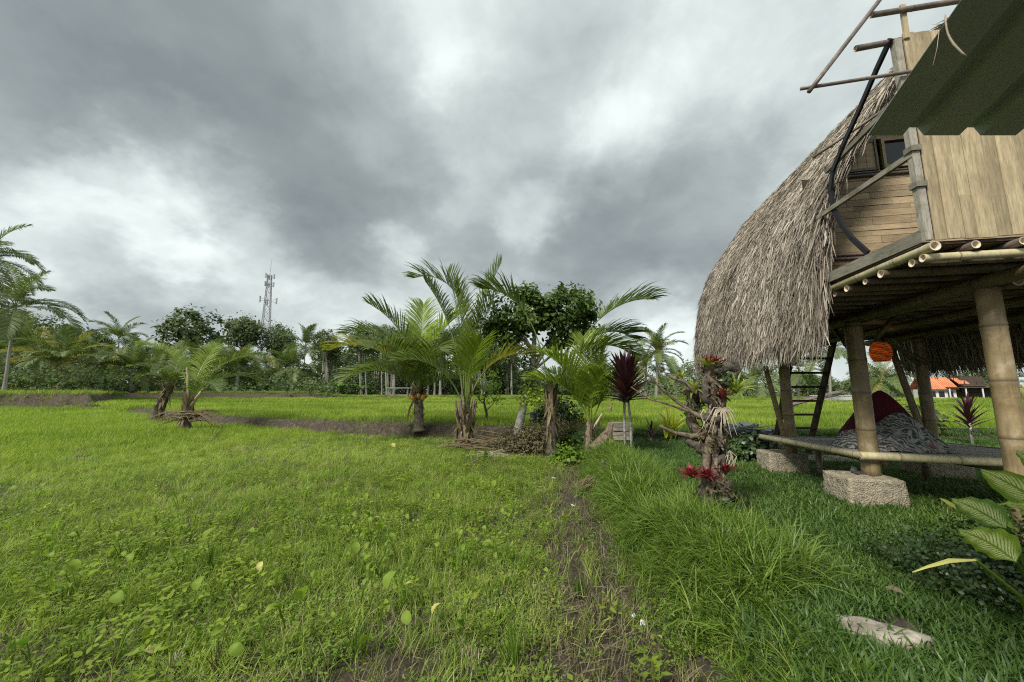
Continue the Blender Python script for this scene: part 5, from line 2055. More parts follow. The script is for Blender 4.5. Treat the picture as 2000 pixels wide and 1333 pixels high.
wp = PY(1640, 797, 40)
wl = thing('low_wall', 'low whitewashed wall across the paddies between the ladder and the post', 'wall', (wp.x, wp.y, Hs(wp.x, wp.y)), R(-8))
hb('masonry', (0, 0, .35), (2.6, .12, .38), 'white_plaster', wl)
hb('coping', (0, 0, .76), (2.7, .17, .04), 'white_plaster', wl)
pp = PY(1575, 812, 24)
pl_ = thing('pole_heap', 'heap of pale bamboo poles slanting up across the paddy behind the ladder', 'poles', (pp.x, pp.y, Hs(pp.x, pp.y)))
for k in range(6):
    bamboo('pole', (-1.0 + rnd.uniform(-.2, .2), rnd.uniform(-.3, .3), .1 + k * .03), (2.4 + rnd.uniform(-.4, .4), rnd.uniform(-.3, .3), .85 + k * .05), .045, 'bamboo_grey', pl_, n=8)
# open shelter in the paddies
sp = PY(778, 776, 58)
st_ = thing('field_shelter', 'small open field shelter with a flat roof behind the palm with orange nuts', 'shelter', (sp.x, sp.y, Hs(sp.x, sp.y)), R(8))
hb('roof', (0, 0, 1.75), (1.7, .9, .06), 'galvanised', st_)
for a, b_ in ((-1.4, -.7), (1.4, -.7), (-1.4, .7), (1.4, .7)):
    hb('post', (a, b_, .85), (.06, .06, .9), 'bark_pale_far', st_)
hb('bench', (0, 0, .7), (1.4, .6, .05), 'bark_pale_far', st_)

# ------------------------------------------------------------------ things between the palms
def on(u, v, z=.3, dz=0):
    p = PZ(u, v, z)
    p.z = Hs(p.x, p.y) + dz
    return p


def stick_heap(name, label, cat, loc, n, rx, ry, h, lmin, lmax, r_, mat, amin=0, amax=6.28, seedleaf=0):
    mb = MB()
    for k in range(n):
        a = rnd.uniform(amin, amax)
        L = rnd.uniform(lmin, lmax)
        c_ = Vector((rnd.gauss(0, rx * .5), rnd.gauss(0, ry * .5), 0))
        z_ = abs(rnd.gauss(0, h * .45)) * max(.1, 1 - abs(c_.x) / (rx * 1.6)) + .02
        d = Vector((math.cos(a), math.sin(a), rnd.uniform(-.25, .3)))
        e = Vector((-d.y, d.x, 0)) * rnd.uniform(-.12, .12) * L
        p0, p2 = c_ + Vector((0, 0, z_)) - d * L / 2, c_ + Vector((0, 0, z_)) + d * L / 2
        p0.z, p2.z = max(p0.z, 0), max(p2.z, 0)
        mb.tube([p0, c_ + Vector((0, 0, z_)) + e, p2], [r_ * rnd.uniform(.6, 1.3), r_ * rnd.uniform(.5, 1.1), r_ * .35], 5)
    return tag(link(name, mb.mesh(name), mat, None, loc), label, cat)


stick_heap('dead_fronds', 'heap of brown dead palm stalks between the trunkless palm and the mottled tree', 'dead branches', on(955, 856), 110, .75, .45, .45, .5, 1.5, .016, 'dead_frond', -.35, .5)
stick_heap('dead_fronds', 'pale split frond lying at the field edge below the stalk heap', 'dead branches', on(962, 868), 26, .45, .2, .12, .3, .8, .010, 'roots_pale', .2, .9)


def brush(name, label, cat, loc, rad_, n, size, mat, cl=60, cs=.12, aspect=2.0, stems=0, stemmat='bark_dark'):
    P, Nn, cen, vr = crown_points([((0, 0, rad_[2] * .55), rad_)], n, cl, cs, .25)
    P[:, 2] = np.abs(P[:, 2])
    V_, F_, v_ = leaf_cloud(P, Nn, size * (.5 + npr.rand(n)), aspect, vr)
    me_ = np_mesh('foliage', V_, F_, False, v_)
    o = thing(name, label, cat, loc)
    c_ = link('foliage', me_, mat, o)
    c_['kind'] = 'stuff'
    if stems:
        mb = MB()
        for k in range(stems):
            e = Vector(cen[rnd.randrange(len(cen))])
            mb.tube([Vector((e.x * .2, e.y * .2, -.05)), e * .5, e], [.012, .008, .003], 5)
        part('stem', mb, stemmat, o)
    return o


brush('dry_bush', 'tangled brown and green dry brush at the foot of the broad-leaved tree', 'bush', on(1045, 862), (.9, .45, .38), 6500, .085, 'brush', 150, .11, 2.8, 70)
brush('dry_bush', 'dry brush between the dark-trunked palm and the small bright palm', 'bush', on(1105, 858), (.66, .5, .50), 4800, .085, 'brush', 110, .11, 2.6, 50)
brush('dry_bush', 'dark creeper mound behind the small bright palm', 'bush', on(1090, 838, .35), (.75, .5, .60), 3600, .10, 'hedge_leaf', 100, .12, 1.6, 30)
brush('leafy_weed', 'low leafy green weeds left of the stone stump', 'bush', on(1115, 878), (.45, .35, .22), 1300, .09, 'weed_leaf', 50, .08, 1.7)
brush('leafy_weed', 'broad-leaved dark weeds just behind the small bright palm', 'bush', on(1120, 862), (.4, .3, .3), 500, .2, 'banana_leaf', 26, .09, 1.5)
# thin sapling by the trunkless palm
sap = thing('sapling', 'thin crooked sapling with sparse leaves right of the trunkless palm', 'tree', on(948, 832, .35))
mb = MB()
mb.tube([(0, 0, -.1), (.04, 0, .4), (-.06, 0, .8), (.02, 0, 1.3), (-.08, 0, 1.8)], [.06, .05, .035, .02, .01], 7, noise=.1)
for a, h in ((1, .5), (-1, .7), (1, 1.0), (-1, 1.2), (1, 1.4)):
    mb.tube([(0, 0, h), (.25 * a, .05, h + .22), (.4 * a, -.05, h + .55)], [.02, .012, .004], 5)
part('trunk', mb, 'bark_dark', sap)
P, Nn, cen, vr = crown_points([((0, 0, 1.5), (.6, .5, .5)), ((.1, 0, .95), (.5, .4, .3))], 620, 60, .08)
V_, F_, v_ = leaf_cloud(P, Nn, .06 + .06 * npr.rand(620), 1.7, vr)
c_ = link('crown', np_mesh('crown', V_, F_, False, v_), 'weed_leaf', sap)
c_['kind'] = 'stuff'
# hanging black pot on a post
pt = thing('plant_pot', 'small black pot with leafy plant on a post beyond the mottled trunk', 'pot', on(1042, 850, .35))
mb = MB()
mb.tube([(0, 0, 0), (0, 0, .75)], .035, 7)
part('post', mb, 'bark_brown', pt)
mb = MB()
mb.tube([(0, 0, .75), (0, 0, .78), (0, 0, .98)], [.07, .08, .11], 14)
part('pot', mb, 'pot_black', pt)
P, Nn, cen, vr = crown_points([((0, 0, 1.35), (.35, .3, .4))], 300, 30, .07)
V_, F_, v_ = leaf_cloud(P, Nn, .08 + .06 * npr.rand(300), 1.7, vr)
c_ = link('foliage', np_mesh('foliage', V_, F_, False, v_), 'palm_leaf_light', pt)
c_['kind'] = 'stuff'

# grey stump with stacked boards, small wood footbridge
stp = thing('wooden_step', 'grey weathered stump with short boards stacked on it behind the red cordyline', 'wooden step', on(1196, 876))
mb = MB()
mb.tube([(-.42, -.1, -.05), (-.22, -.02, .14), (-.04, 0, .36), (.02, 0, .55)], [.16, .14, .11, .10], 9, noise=.12)
mb.tube([(.06, .0, -.1), (.05, 0, .5)], [.13, .11], 9, noise=.12)
part('stump', mb, 'bark_stump', stp)
for k in range(4):
    mb = MB()
    mb.box((.22 + rnd.uniform(-.02, .02), .02, .24 + k * .095), (.20 + rnd.uniform(-.03, .03), .16, .038), jit=.008)
    part('board', mb, 'grey_wood', stp)
stl = thing('stone_slab', 'thin grey stone slab bridging the edge behind the cordyline', 'slab', on(1262, 828, .35))
me = rough_block('slab', 1.0, .5, .10, 77, .008, 6)
link('slab', me, 'stone', stl, (0, 0, .06))
lgp = on(1190, 812, .35)
mb = MB()
mb.tube([(0, 0, -.05), (.05, 0, .3), (.16, 0, .62)], [.10, .08, .05], 8, noise=.1)
tag(link('tree_stump', mb.mesh('tree_stump', True), 'bark_stump', None, lgp), 'short leaning grey stump in the paddy left of the cordyline stems', 'stump')

# dark red cordyline


def long_leaf(L, w_, e0, droop, n=6, twist=0):
    mb = MB()
    p = Vector((0, 0, 0))
    pts, wd = [], []
    for i_ in range(n + 1):
        t_ = i_ / n
        pts.append(p.copy())
        wd.append(w_ * max(.04, math.sin(math.pi * min(1, .12 + t_ * .88)) ** .7 * (1 - .25 * t_)))
        e = R(e0 - droop * t_ ** 1.3)
        p = p + Vector((math.cos(e), 0, math.sin(e))) * (L / n)
    sv_ = Vector((0, 1, twist)).normalized()
    mb.strip(pts, wd, sv_, fold=.35, nrm=Vector((-.5, 0, .8)))
    return mb.mesh('leaf', True)


def cordyline(loc, label, stems, h, n, L, w_, scale=1, name='cordyline'):
    o = thing(name, label, 'plant', loc)
    kinds = []
    for e0, dr in ((80, 6), (68, 10), (56, 12), (46, 14), (34, 18), (14, 28)):
        me_ = long_leaf(L, w_, e0, dr)
        me_.materials.append(M['cordyline_leaf'])
        kinds.append(me_)
    for sx in stems:
        mb = MB()
        mb.tube([(sx, 0, -.1), (sx + .01, .01, h * .5), (sx * .5, 0, h)], [.032, .027, .025], 8, noise=.06)
        part('stem', mb, 'bark_grey', o, True)
        m_ = n // len(stems)
        for k in range(m_):
            t_ = k / m_
            kk = min(5, int(t_ * 5.2 + rnd.random() * 1.3))
            z_ = h + .26 - .50 * t_
            link('leaf', kinds[kk], None, o, (sx * .5, 0, z_), (0, 0, k * 2.4 + rnd.uniform(-.3, .3)), rnd.uniform(.8, 1.12))
    return o


cordyline(on(1227, 884), 'dark red cordyline with two bare stems rising from the tall grass', (-.06, .07), 1.28, 84, .70, .062)
cordyline(on(1900, 868, .3), 'small dark cordyline rosette beyond the platform in front of the shed', (0,), .55, 44, .48, .035)
cordyline(on(1272, 862, .3), 'small reddish cordyline clump right of the stacked boards', (0,), .12, 16, .34, .03)
# yellow croton
cro_ = thing('croton', 'yellow-green croton bush behind the bromeliad stump', 'bush', on(1308, 858, .3))
kinds = []
for e0, dr in ((88, 12), (70, 30), (54, 45)):
    me_ = long_leaf(.85, .045, e0, dr)
    me_.materials.append(M['croton_leaf'])
    kinds.append(me_)
for k in range(34):
    link('leaf', kinds[k % 3], None, cro_, (rnd.uniform(-.14, .14), rnd.uniform(-.1, .1), rnd.uniform(0, .15)), (rnd.uniform(-.1, .1), 0, k * 2.4), rnd.uniform(.55, 1.05))

# ------------------------------------------------------------------ the dead stump hung with bromeliads
SB = on(1398, 1000, .3)
SY = SB.y
stu = thing('dead_stump', 'gnarled dead tree stump planted with bromeliads at the edge of the lawn', 'stump', SB)


def sp_(u, v, dy=0):
    return PY(u, v, SY + dy) - SB


def gn(pts, rr, n=10, noise=.16):
    """gnarled tube with extra jittered rings"""
    P_, R_ = [], []
    for i_ in range(len(pts) - 1):
        for q in range(4):
            t_ = q / 4
            j_ = 0 if (i_ == 0 and q == 0) else 1
            r_ = rr[i_] * (1 - t_) + rr[i_ + 1] * t_
            P_.append(Vector(pts[i_]).lerp(Vector(pts[i_ + 1]), t_) + Vector((rnd.uniform(-1, 1), rnd.uniform(-1, 1), 0)) * r_ * .22 * j_)
            R_.append(r_ * rnd.uniform(.85, 1.15))
    P_.append(Vector(pts[-1]))
    R_.append(rr[-1])
    mb.tube(P_, R_, n, noise=noise)


mb = MB()
gn([sp_(1402, 1006), sp_(1400, 950), sp_(1392, 880), sp_(1398, 800), sp_(1388, 745), sp_(1384, 702)], [.10, .068, .066, .07, .06, .05], 14)
gn([sp_(1390, 1000, -.05), sp_(1376, 930, -.05), sp_(1385, 860, -.05), sp_(1408, 790, -.04), sp_(1415, 750)], [.055, .038, .04, .042, .03], 10)
gn([sp_(1412, 900, .05), sp_(1412, 830, .03), sp_(1410, 770)], [.04, .05, .04], 8)
part('trunk', mb, 'bark_stump', stu, True)
mb = MB()
gn([sp_(1388, 905, .1), sp_(1368, 860, .12), sp_(1350, 820, .15), sp_(1352, 780, .15), sp_(1340, 752, .15)], [.05, .055, .06, .05, .045], 10, .25)
gn([sp_(1350, 820, .15), sp_(1362, 778, .18), sp_(1358, 752, .15)], [.04, .035, .03], 8, .25)
part('side_stem', mb, 'bark_stump', stu, True)
mb = MB()
gn([sp_(1384, 850), sp_(1350, 852, .05), sp_(1318, 846, .08), sp_(1288, 832, .1)], [.035, .028, .02, .016], 8)
gn([sp_(1385, 822), sp_(1352, 806), sp_(1318, 782), sp_(1288, 756), (sp_(1246, 712))], [.04, .022, .016, .012, .006], 7, .1)
gn([sp_(1352, 806), sp_(1305, 790), sp_(1268, 780), sp_(1232, 756)], [.018, .012, .010, .005], 6, .1)
gn([sp_(1362, 770), sp_(1340, 748), sp_(1310, 738), sp_(1286, 718)], [.024, .015, .012, .004], 6, .1)
gn([sp_(1345, 752), sp_(1322, 735), sp_(1300, 728)], [.014, .010, .005], 6, .1)
gn([sp_(1366, 760), sp_(1362, 735), sp_(1338, 715)], [.012, .008, .003], 5, .1)
part('branch', mb, 'bark_stump', stu, True)
for bp_, br_ in ([[sp_(1388, 722), sp_(1405, 728, -.05), sp_(1422, 718), sp_(1440, 722), sp_(1436, 706)], [.05, .045, .04, .03, .02]],
                 [[sp_(1400, 745), sp_(1420, 750, -.04), sp_(1432, 738), sp_(1450, 715)], [.045, .04, .03, .015]],
                 [[sp_(1380, 740, -.05), sp_(1376, 775, -.08), sp_(1392, 795, -.08)], [.04, .045, .03]],
                 [[sp_(1396, 905, -.05), sp_(1410, 892, -.07), sp_(1416, 915, -.05), sp_(1404, 925, -.05)], [.03, .035, .03, .02]],
                 [[sp_(1365, 950, -.04), sp_(1378, 975, -.08), sp_(1392, 1000, -.1)], [.05, .06, .07]],
                 [[sp_(1420, 940, -.04), sp_(1416, 970, -.08), sp_(1412, 1005, -.1)], [.04, .05, .065]],
                 [[sp_(1340, 860, .08), sp_(1362, 872, .04), sp_(1384, 890, -.03)], [.035, .05, .045]],
                 [[sp_(1376, 812, -.06), sp_(1396, 820, -.1), sp_(1416, 812, -.08)], [.04, .05, .03]]):
    mb = MB()
    gn(bp_, br_, 9, .3)
    part('burl', mb, 'bark_dark', stu, True)
fibres(stu, sp_(1398, 1000), sp_(1390, 720), .085, 130, .13, 'bark_palm', 'bark_shreds')
fibres(stu, sp_(1368, 870, .1), sp_(1352, 770, .15), .06, 50, .10, 'bark_palm', 'bark_shreds')
for q_, n_, rr_2, mt_ in ((sp_(1385, 860, -.08), 110, (.12, .1, .14), 'brush'), (sp_(1392, 770, -.06), 120, (.12, .1, .18), 'brush'), (sp_(1352, 800, .12), 140, (.10, .1, .14), 'hedge_leaf'), (sp_(1405, 965, -.08), 120, (.13, .1, .14), 'brush'), (sp_(1415, 740, -.04), 120, (.1, .08, .1), 'hedge_leaf')):
    P, Nn, cen, vr = crown_points([(tuple(q_), rr_2)], n_, 30, .03)
    V_, F_, v_ = leaf_cloud(P, Nn, .03 + .05 * npr.rand(n_), 3.2, vr)
    c_ = link('epiphytes', np_mesh('epiphytes', V_, F_, False, v_), mt_, stu)
    c_['kind'] = 'stuff'
mb = MB()
rc = sp_(1412, 798, -.10)
for k in range(26):
    a = rnd.uniform(math.pi * .9, 2.1 * math.pi)
    l_ = rnd.uniform(.08, .24)
    d = Vector((math.cos(a), -.2, math.sin(a) * .6))
    mb.tube([rc, rc + d * l_ * .5, rc + d * l_ + Vector((0, 0, -l_ * .7))], [.009, .006, .002], 5, noise=.2)
part('hanging_roots', mb, 'roots_pale', stu)
for q in ((1375, 800), (1408, 905), (1385, 950), (1425, 880)):
    mb = MB()
    b_ = sp_(*q, -.06)
    for k in range(9):
        mb.tube([b_, b_ + Vector((rnd.uniform(-.06, .06), -.02, -.06)), b_ + Vector((rnd.uniform(-.1, .1), -.02, -rnd.uniform(.1, .24)))], [.005, .004, .0015], 4)
    part('hanging_roots', mb, 'roots_pale', stu)


def rosette(loc, label, mat, n=22, L=.16, w_=.012, tilt=(0, 0), open_=1.0, inner=None, cat='bromeliad'):
    L, w_, n = L * 1.06, w_ * 1.2, n + 6
    o = thing('bromeliad', label, cat, loc, rnd.uniform(0, 6))
    o.rotation_euler = (tilt[0], tilt[1], rnd.uniform(0, 6))
    for k in range(n):
        t_ = k / n
        e0 = 84 - 58 * t_ * open_
        me_ = long_leaf(L * rnd.uniform(.75, 1.05) * (.7 + .4 * t_), w_, e0, 30 + 55 * t_, 5)
        me_.materials.append(M[inner if (inner and t_ < .5) else mat])
        link('leaf', me_, None, o, (0, 0, -.01), (0, 0, k * 2.4))
    return o


def sw(u, v, dy=0):
    return PY(u, v, SY + dy)


rosette(sw(1352, 932, -.12), 'red bromeliad lowest and leftmost on the dead stump', 'brom_red', 26, .20, .013, (.1, -.15))
rosette(sw(1381, 934, -.14), 'red bromeliad in the middle of the low red trio on the stump', 'brom_red', 24, .18, .013, (.1, .05))
rosette(sw(1417, 926, -.12), 'red bromeliad right of the trio, upright on the stump', 'brom_red', 20, .18, .013, (0, .1), .6)
rosette(sw(1411, 778, -.13), 'deep crimson bromeliad in the crook above the hanging roots', 'brom_red', 26, .18, .015, (.1, 0), .8)
rosette(sw(1438, 768, -.08), 'yellow-green bromeliad leaning right from the stump', 'brom_green', 18, .30, .013, (0, .45), .9)
rosette(sw(1384, 716, -.06), 'mixed red and yellow bromeliad crowning the top of the stump', 'brom_green', 26, .20, .014, (0, -.1), 1, 'brom_red')
rosette(sw(1398, 712, -.03), 'reddish bromeliad just right of the stump top', 'brom_red', 16, .14, .012, (0, .2), 1)
rosette(sw(1327, 742, .12), 'small green bromeliad with red heart on the bare side branch', 'brom_green', 20, .15, .012, (0, -.1), .8)
rosette(sw(1355, 768, .08), 'pale yellow-green bromeliad between the side stem and the trunk', 'brom_green', 20, .26, .014, (0, -.3), 1)
brush('leafy_weed', 'dark leafy weed at the foot of the bromeliad stump', 'bush', on(1420, 1010), (.16, .14, .12), 260, .09, 'hedge_leaf', 20, .04, 2.4)
brush('leafy_weed', 'purple-brown wilted plant on the right side of the stump base', 'bush', on(1432, 985), (.11, .1, .10), 160, .08, 'cordyline_leaf', 16, .03, 2.4)

# uprooted clump
brp = on(1165, 948, .1)
brs = thing('rotten_stump', 'small rotten stump with reddish dead roots in the bank left of the tall grass', 'stump', brp)
mb = MB()
mb.tube([(.12, .05, -.1), (.14, .05, .2), (.13, .05, .5)], [.05, .045, .03], 8, noise=.2)
part('stake', mb, 'bark_stump', brs)
mb = MB()
for k in range(46):
    a = rnd.uniform(2.2, 4.4)
    l_ = rnd.uniform(.15, .42)
    st0 = Vector((.08, 0, .18))
    mb.tube([st0, st0 + Vector((math.cos(a) * l_ * .6, math.sin(a) * l_ * .4, rnd.uniform(-.04, .08))), st0 + Vector((math.cos(a) * l_, math.sin(a) * l_ * .6, -rnd.uniform(.0, .2)))], [.011, .008, .002], 5)
part('dead_root', mb, 'dead_frond', brs)

# junk heap and dark shrub left of the ladder
jh = thing('junk_heap', 'heap of dark plastic sheets and scrap on husks left of the ladder', 'rubbish heap', on(1458, 872, .3))
for (x_, y_, z_), (a, b_, c_), mt, sd_ in [((-.35, 0, .42), (.9, .5, .10), 'tarp_grey', 1), ((-.1, -.1, .30), (.8, .6, .14), 'pot_black', 2), ((.0, .05, .52), (.5, .4, .05), 'galvanised', 3), ((-.2, .1, .15), (1.3, .8, .3), 'husk_brown', 4), ((.35, -.1, .36), (.5, .4, .14), 'tarp_grey', 5)]:
    me = rough_block('scrap', a, b_, c_, sd_ + 200, .03, 6)
    link('scrap', me, mt, jh, (x_, y_, z_), (rnd.uniform(-.12, .12), rnd.uniform(-.15, .15), rnd.uniform(-.5, .5)))
mb = MB()
mb.tube([(-.3, -.42, .36), (-.3, -.46, .36)], [.06, .05], 16)
mb.tube([(-.3, -.40, .36), (-.3, -.47, .36)], [.02, .02], 10)
part('wheel_rim', mb, 'galvanised', jh)
stick_heap('stick_heap', 'tangle of pale sticks and coconut husks between junk heap and ladder', 'stick heap', on(1488, 870, .3), 90, .5, .4, .5, .3, .9, .010, 'roots_pale')
brush('dark_shrub', 'low dark glossy shrub left of the far footing', 'bush', on(1462, 896, .3), (.6, .35, .28), 2000, .085, 'hedge_leaf', 70, .08, 1.5, 12)
pl2 = thing('paving_slab', 'flat concrete slab on the grass behind the far footing', 'slab', on(1600, 898, .27))
link('slab', rough_block('slab', 1.1, .7, .08, 91, .006, 5), 'block_concrete', pl2, (0, 0, .02), (0, 0, -.2))
brush('grey_shrub', 'grey-green round bush beyond the platform left of the back post', 'bush', PZ(1776, 850, .35), (.8, .6, .55), 1700, .12, 'tree_leaf_pale', 60, .1, 1.8)

# flat stepping stone in the lawn
p = PZ(1706, 1248, .25)
bm = bmesh.new()
n_ = 40
ring = []
for k in range(n_):
    a = 2 * math.pi * k / n_
    q = 1 + .10 * math.sin(3 * a + 1) + .06 * math.sin(5 * a) + .03 * math.sin(9 * a)
    ring.append((math.cos(a) * .215 * q, math.sin(a) * .10 * q))
mb = MB()
vs = []
for f_, z_ in ((1.04, -.06), (1.03, .0), (.96, .018), (.7, .024), (.35, .022)):
    for x_, y_ in ring:
        vs.append((x_ * f_, y_ * f_, z_ + rnd.uniform(-.003, .003)))
vs.append((0, 0, .024))
fs = []
for i_ in range(4):
    for k in range(n_):
        fs.append((i_ * n_ + k, i_ * n_ + (k + 1) % n_, (i_ + 1) * n_ + (k + 1) % n_, (i_ + 1) * n_ + k))
for k in range(n_):
    fs.append((4 * n_ + k, 4 * n_ + (k + 1) % n_, 5 * n_))
mb.add(vs, fs)
tag(link('stepping_stone', mb.mesh('stepping_stone', True), 'stone', None, (p.x, p.y, Hs(p.x, p.y) + .028), (0, 0, -.38)), 'flat pale stepping stone sunk in the lawn at the lower right', 'stone')

# ------------------------------------------------------------------ variegated dumb cane and the dark ground shrub
dc = thing('dumb_cane', 'variegated plant with big cream-veined leaves at the right edge', 'plant', PZ(2030, 1225, .27))
DC = dc.location


def big_leaf(base, tip, wd, roll=0, arch=.12, n=14, m_=9):
    """broad pointed leaf between two world points"""
    base, tip = Vector(base), Vector(tip)
    d = tip - base
    L = d.length
    T = d / L
    S = T.cross(Vector((0, 0, 1))).normalized()
    S = Quaternion(T, roll) @ S
    Nn = S.cross(T).normalized()
    mb = MB()
    vs, uv, fs = [], [], []
    for i_ in range(n + 1):
        t_ = i_ / n
        w_ = wd * max(.0, math.sin(math.pi * t_ ** .8)) ** .75 * (1 - .12 * t_)
        c_ = base + T * (L * t_) + Nn * (arch * L * math.sin(math.pi * t_))
        for j_ in range(m_):
            q = j_ / (m_ - 1) * 2 - 1
            vs.append(c_ + S * (q * w_) + Nn * (.18 * w_ * q * q + .010 * math.sin(t_ * 26) * abs(q)) - DC)
            uv.append(((q + 1) / 2, t_))
    for i_ in range(n):
        for j_ in range(m_ - 1):
            a = i_ * m_ + j_
            fs.append((a, a + 1, a + m_ + 1, a + m_))
    mb.add(vs, fs, .5, None, uv)
    return part('leaf', mb, 'dumbcane_leaf', dc, True, True)


DY = 2.15
LV = [((2075, 1010), (1916, 918), .085, .9, .08, 2.3), ((1965, 1032), (1858, 975), .078, .9, .10, 2.15), ((1985, 1098), (1872, 1036), .095, .85, .12, 1.95),
      ((2060, 1010), (1945, 984), .05, .6, .1, 2.1), ((1990, 1040), (1900, 988), .05, .4, .08, 2.2), ((2080, 1030), (1990, 1000), .06, .8, .1, 2.0), ((2090, 960), (1985, 880), .08, .8, .1, 2.5), ((2100, 1090), (1995, 1045), .08, .7, .1, 1.9)]
for (u0, v0), (u1, v1), wd, ro, ar, yy_ in LV:
    big_leaf(PY(u0, v0, yy_ - .05), PY(u1, v1, yy_ + .06), wd * 1.25, ro, ar)
for (u0, v0, u1, v1) in ((1905, 1094, 1782, 1118),):
    mb = MB()
    a, b_ = PY(u0, v0, 1.9) - DC, PY(u1, v1, 1.95) - DC
    mb.strip([a, a.lerp(b_, .4) + Vector((0, 0, .02)), a.lerp(b_, .75) + Vector((0, 0, .012)), b_], [.004, .010, .006, .002], Vector((0, .5, .8)), fold=.2, nrm=Vector((0, -1, 0)))
    part('withered_leaf', mb, 'yellow_leaf', dc)
mb = MB()
a, b_ = PY(1866, 990, 2.1) - DC, PY(1836, 974, 2.1) - DC
mb.strip([a, a.lerp(b_, .5), b_], [.012, .014, .003], Vector((0, .3, .95)))
part('withered_leaf', mb, 'yellow_leaf', dc)
mb = MB()
for (u0, v0, y0) in ((1985, 1098, 1.95), (1965, 1032, 2.15), (2060, 1010, 2.1), (1905, 1094, 1.92), (2075, 1010, 2.3)):
    q = PY(u0, v0, y0) - DC
    mb.tube([(rnd.uniform(-.03, .03), 0, 0), q * .5 + Vector((.05, 0, 0)), q], [.014, .010, .007], 8)
part('leaf_stalk', mb, 'weed_leaf', dc)

hs2 = thing('ground_shrub', 'dark small-leaved mounded shrub in the lower right corner', 'bush', PZ(1960, 1170, .26))
lb_ = [((-.22, .12, .12), (.30, .28, .20)), ((.05, -.1, .16), (.42, .34, .24)), ((.35, .1, .2), (.4, .4, .26)), ((-.05, .45, .08), (.4, .3, .16))]
P, Nn, cen, vr = crown_points(lb_, 9000, 420, .035, .5)
P[:, 2] = np.abs(P[:, 2])
V_, F_, v_ = leaf_cloud(P, Nn, .014 + .020 * npr.rand(9000), 1.4, vr)
c_ = link('foliage', np_mesh('foliage', V_, F_, False, v_), 'hedge_leaf', hs2)
c_['kind'] = 'stuff'
mb = MB()
for k in range(90):
    e = Vector(cen[rnd.randrange(len(cen))])
    mb.tube([Vector((e.x * .6, e.y * .6, -.03)), e * .8, e], [.004, .003, .001], 4)
part('stem', mb, 'bark_dark', hs2)

# ------------------------------------------------------------------ round-leaved water weeds in the near field
def oval_leaf(L, w_, mat='weed_leaf'):
    mb = MB()
    n_ = 7
    pts, wd = [], []
    for i_ in range(n_ + 1):
        t_ = i_ / n_
        pts.append(Vector((L * t_, 0, (.16 + .1 * rnd.random()) * L * math.sin(math.pi * t_))))
        wd.append(w_ * max(.03, math.sin(math.pi * min(1, .10 + .9 * t_)) ** .6 * (1 - .18 * t_)))
    mb.strip(pts, wd, Vector((0, 1, 0)), fold=.5, nrm=Vector((0, 0, 1)), var=rnd.random())
    me_ = mb.mesh('leaf', True)
    me_.materials.append(M[mat])
    return me_


OL = [oval_leaf(.095, .036), oval_leaf(.085, .030), oval_leaf(.10, .042), oval_leaf(.075, .026)]
YL = [oval_leaf(.075, .026, 'yellow_leaf')]


def weed_proto(nl, h):
    o = thing('water_weed', '', 'weed')
    mb = MB()
    for k in range(nl):
        a = rnd.uniform(0, 6.28)
        hh_ = h * rnd.uniform(.65, 1.1)
        tip = Vector((math.cos(a) * hh_ * rnd.uniform(.15, .45), math.sin(a) * hh_ * rnd.uniform(.15, .45), hh_))
        mb.tube([(0, 0, -.01), tip * .5 + Vector((0, 0, hh_ * .08)), tip], [.0045, .0035, .0028], 5)
        link('leaf', OL[rnd.randrange(4)], None, o, tip, (rnd.uniform(-.7, .7), rnd.uniform(-1.3, .1), a + rnd.uniform(-.9, .9)), rnd.uniform(.5, .98))
    part('stalk', mb, 'weed_leaf', o)
    return o


protos = [weed_proto(n_, h) for n_, h in ((1, .17), (2, .19), (3, .18), (2, .14), (4, .22), (1, .12))]
SPOTS = [(262, 1290), (372, 1215), (238, 1215), (218, 1320), (168, 1180), (150, 1175), (22, 1200), (512, 1180), (375, 1290), (120, 1200), (12, 1320), (330, 1235), (455, 1225), (60, 1300), (700, 1130), (725, 1125), (775, 1160), (800, 1110), (850, 1120), (875, 1105), (828, 1185), (772, 1115), (900, 1135), (965, 1140), (1012, 1130), (1078, 1160), (985, 1110), (700, 1200), (660, 1250), (740, 1230), (805, 1260), (912, 1260), (600, 1180), (560, 1240), (520, 1300), (610, 1310), (690, 1300), (450, 1290), (420, 1180), (300, 1170), (480, 1320), (960, 1030), (1010, 1010), (880, 1060), (800, 1050), (730, 1060), (640, 1080), (560, 1090), (500, 1085), (440, 1100), (150, 1090), (90, 1120), (240, 1110), (200, 1060), (330, 1060), (60, 1060), (120, 1030), (640, 1010), (1120, 1020), (1090, 1060), (860, 990), (700, 985), (930, 975), (1000, 960)]
first = {}
REG = [(0, 300, 'at the lower left of the field'), (300, 560, 'left of the field centre'), (560, 820, 'near the field centre'), (820, 1300, 'near the muddy strip')]
GRP = 'round-leaved water weeds in the near field'
for _ in range(90):
    SPOTS.append((rnd.uniform(0, 1080), rnd.uniform(960, 1150)))
for k, (u, v) in enumerate(SPOTS):
    p = PZ(u, v, 0)
    p.z = Hs(p.x, p.y)
    j = rnd.randrange(6)
    if j not in first:
        first[j] = 1
        o = protos[j]
    else:
        o = copy_tree(protos[j])
    o.location = p
    o.rotation_euler = (0, 0, rnd.uniform(0, 6.28))
    o.scale = (rnd.uniform(.75, 1.2),) * 3
    rg = [t_ for a, b_, t_ in REG if a <= u < b_][0]
    nlv = len([c_ for c_ in o.children if c_.name.startswith('leaf')])
    o['label'] = '%s water weed %s, %s' % (['single-leaved', 'two-leaved', 'three-leaved', 'bushy'][min(3, nlv - 1)], 'close to the camera' if v > 1180 else 'in the middle distance' if v > 1060 else 'farther out among seedlings', rg)
    o['group'] = GRP
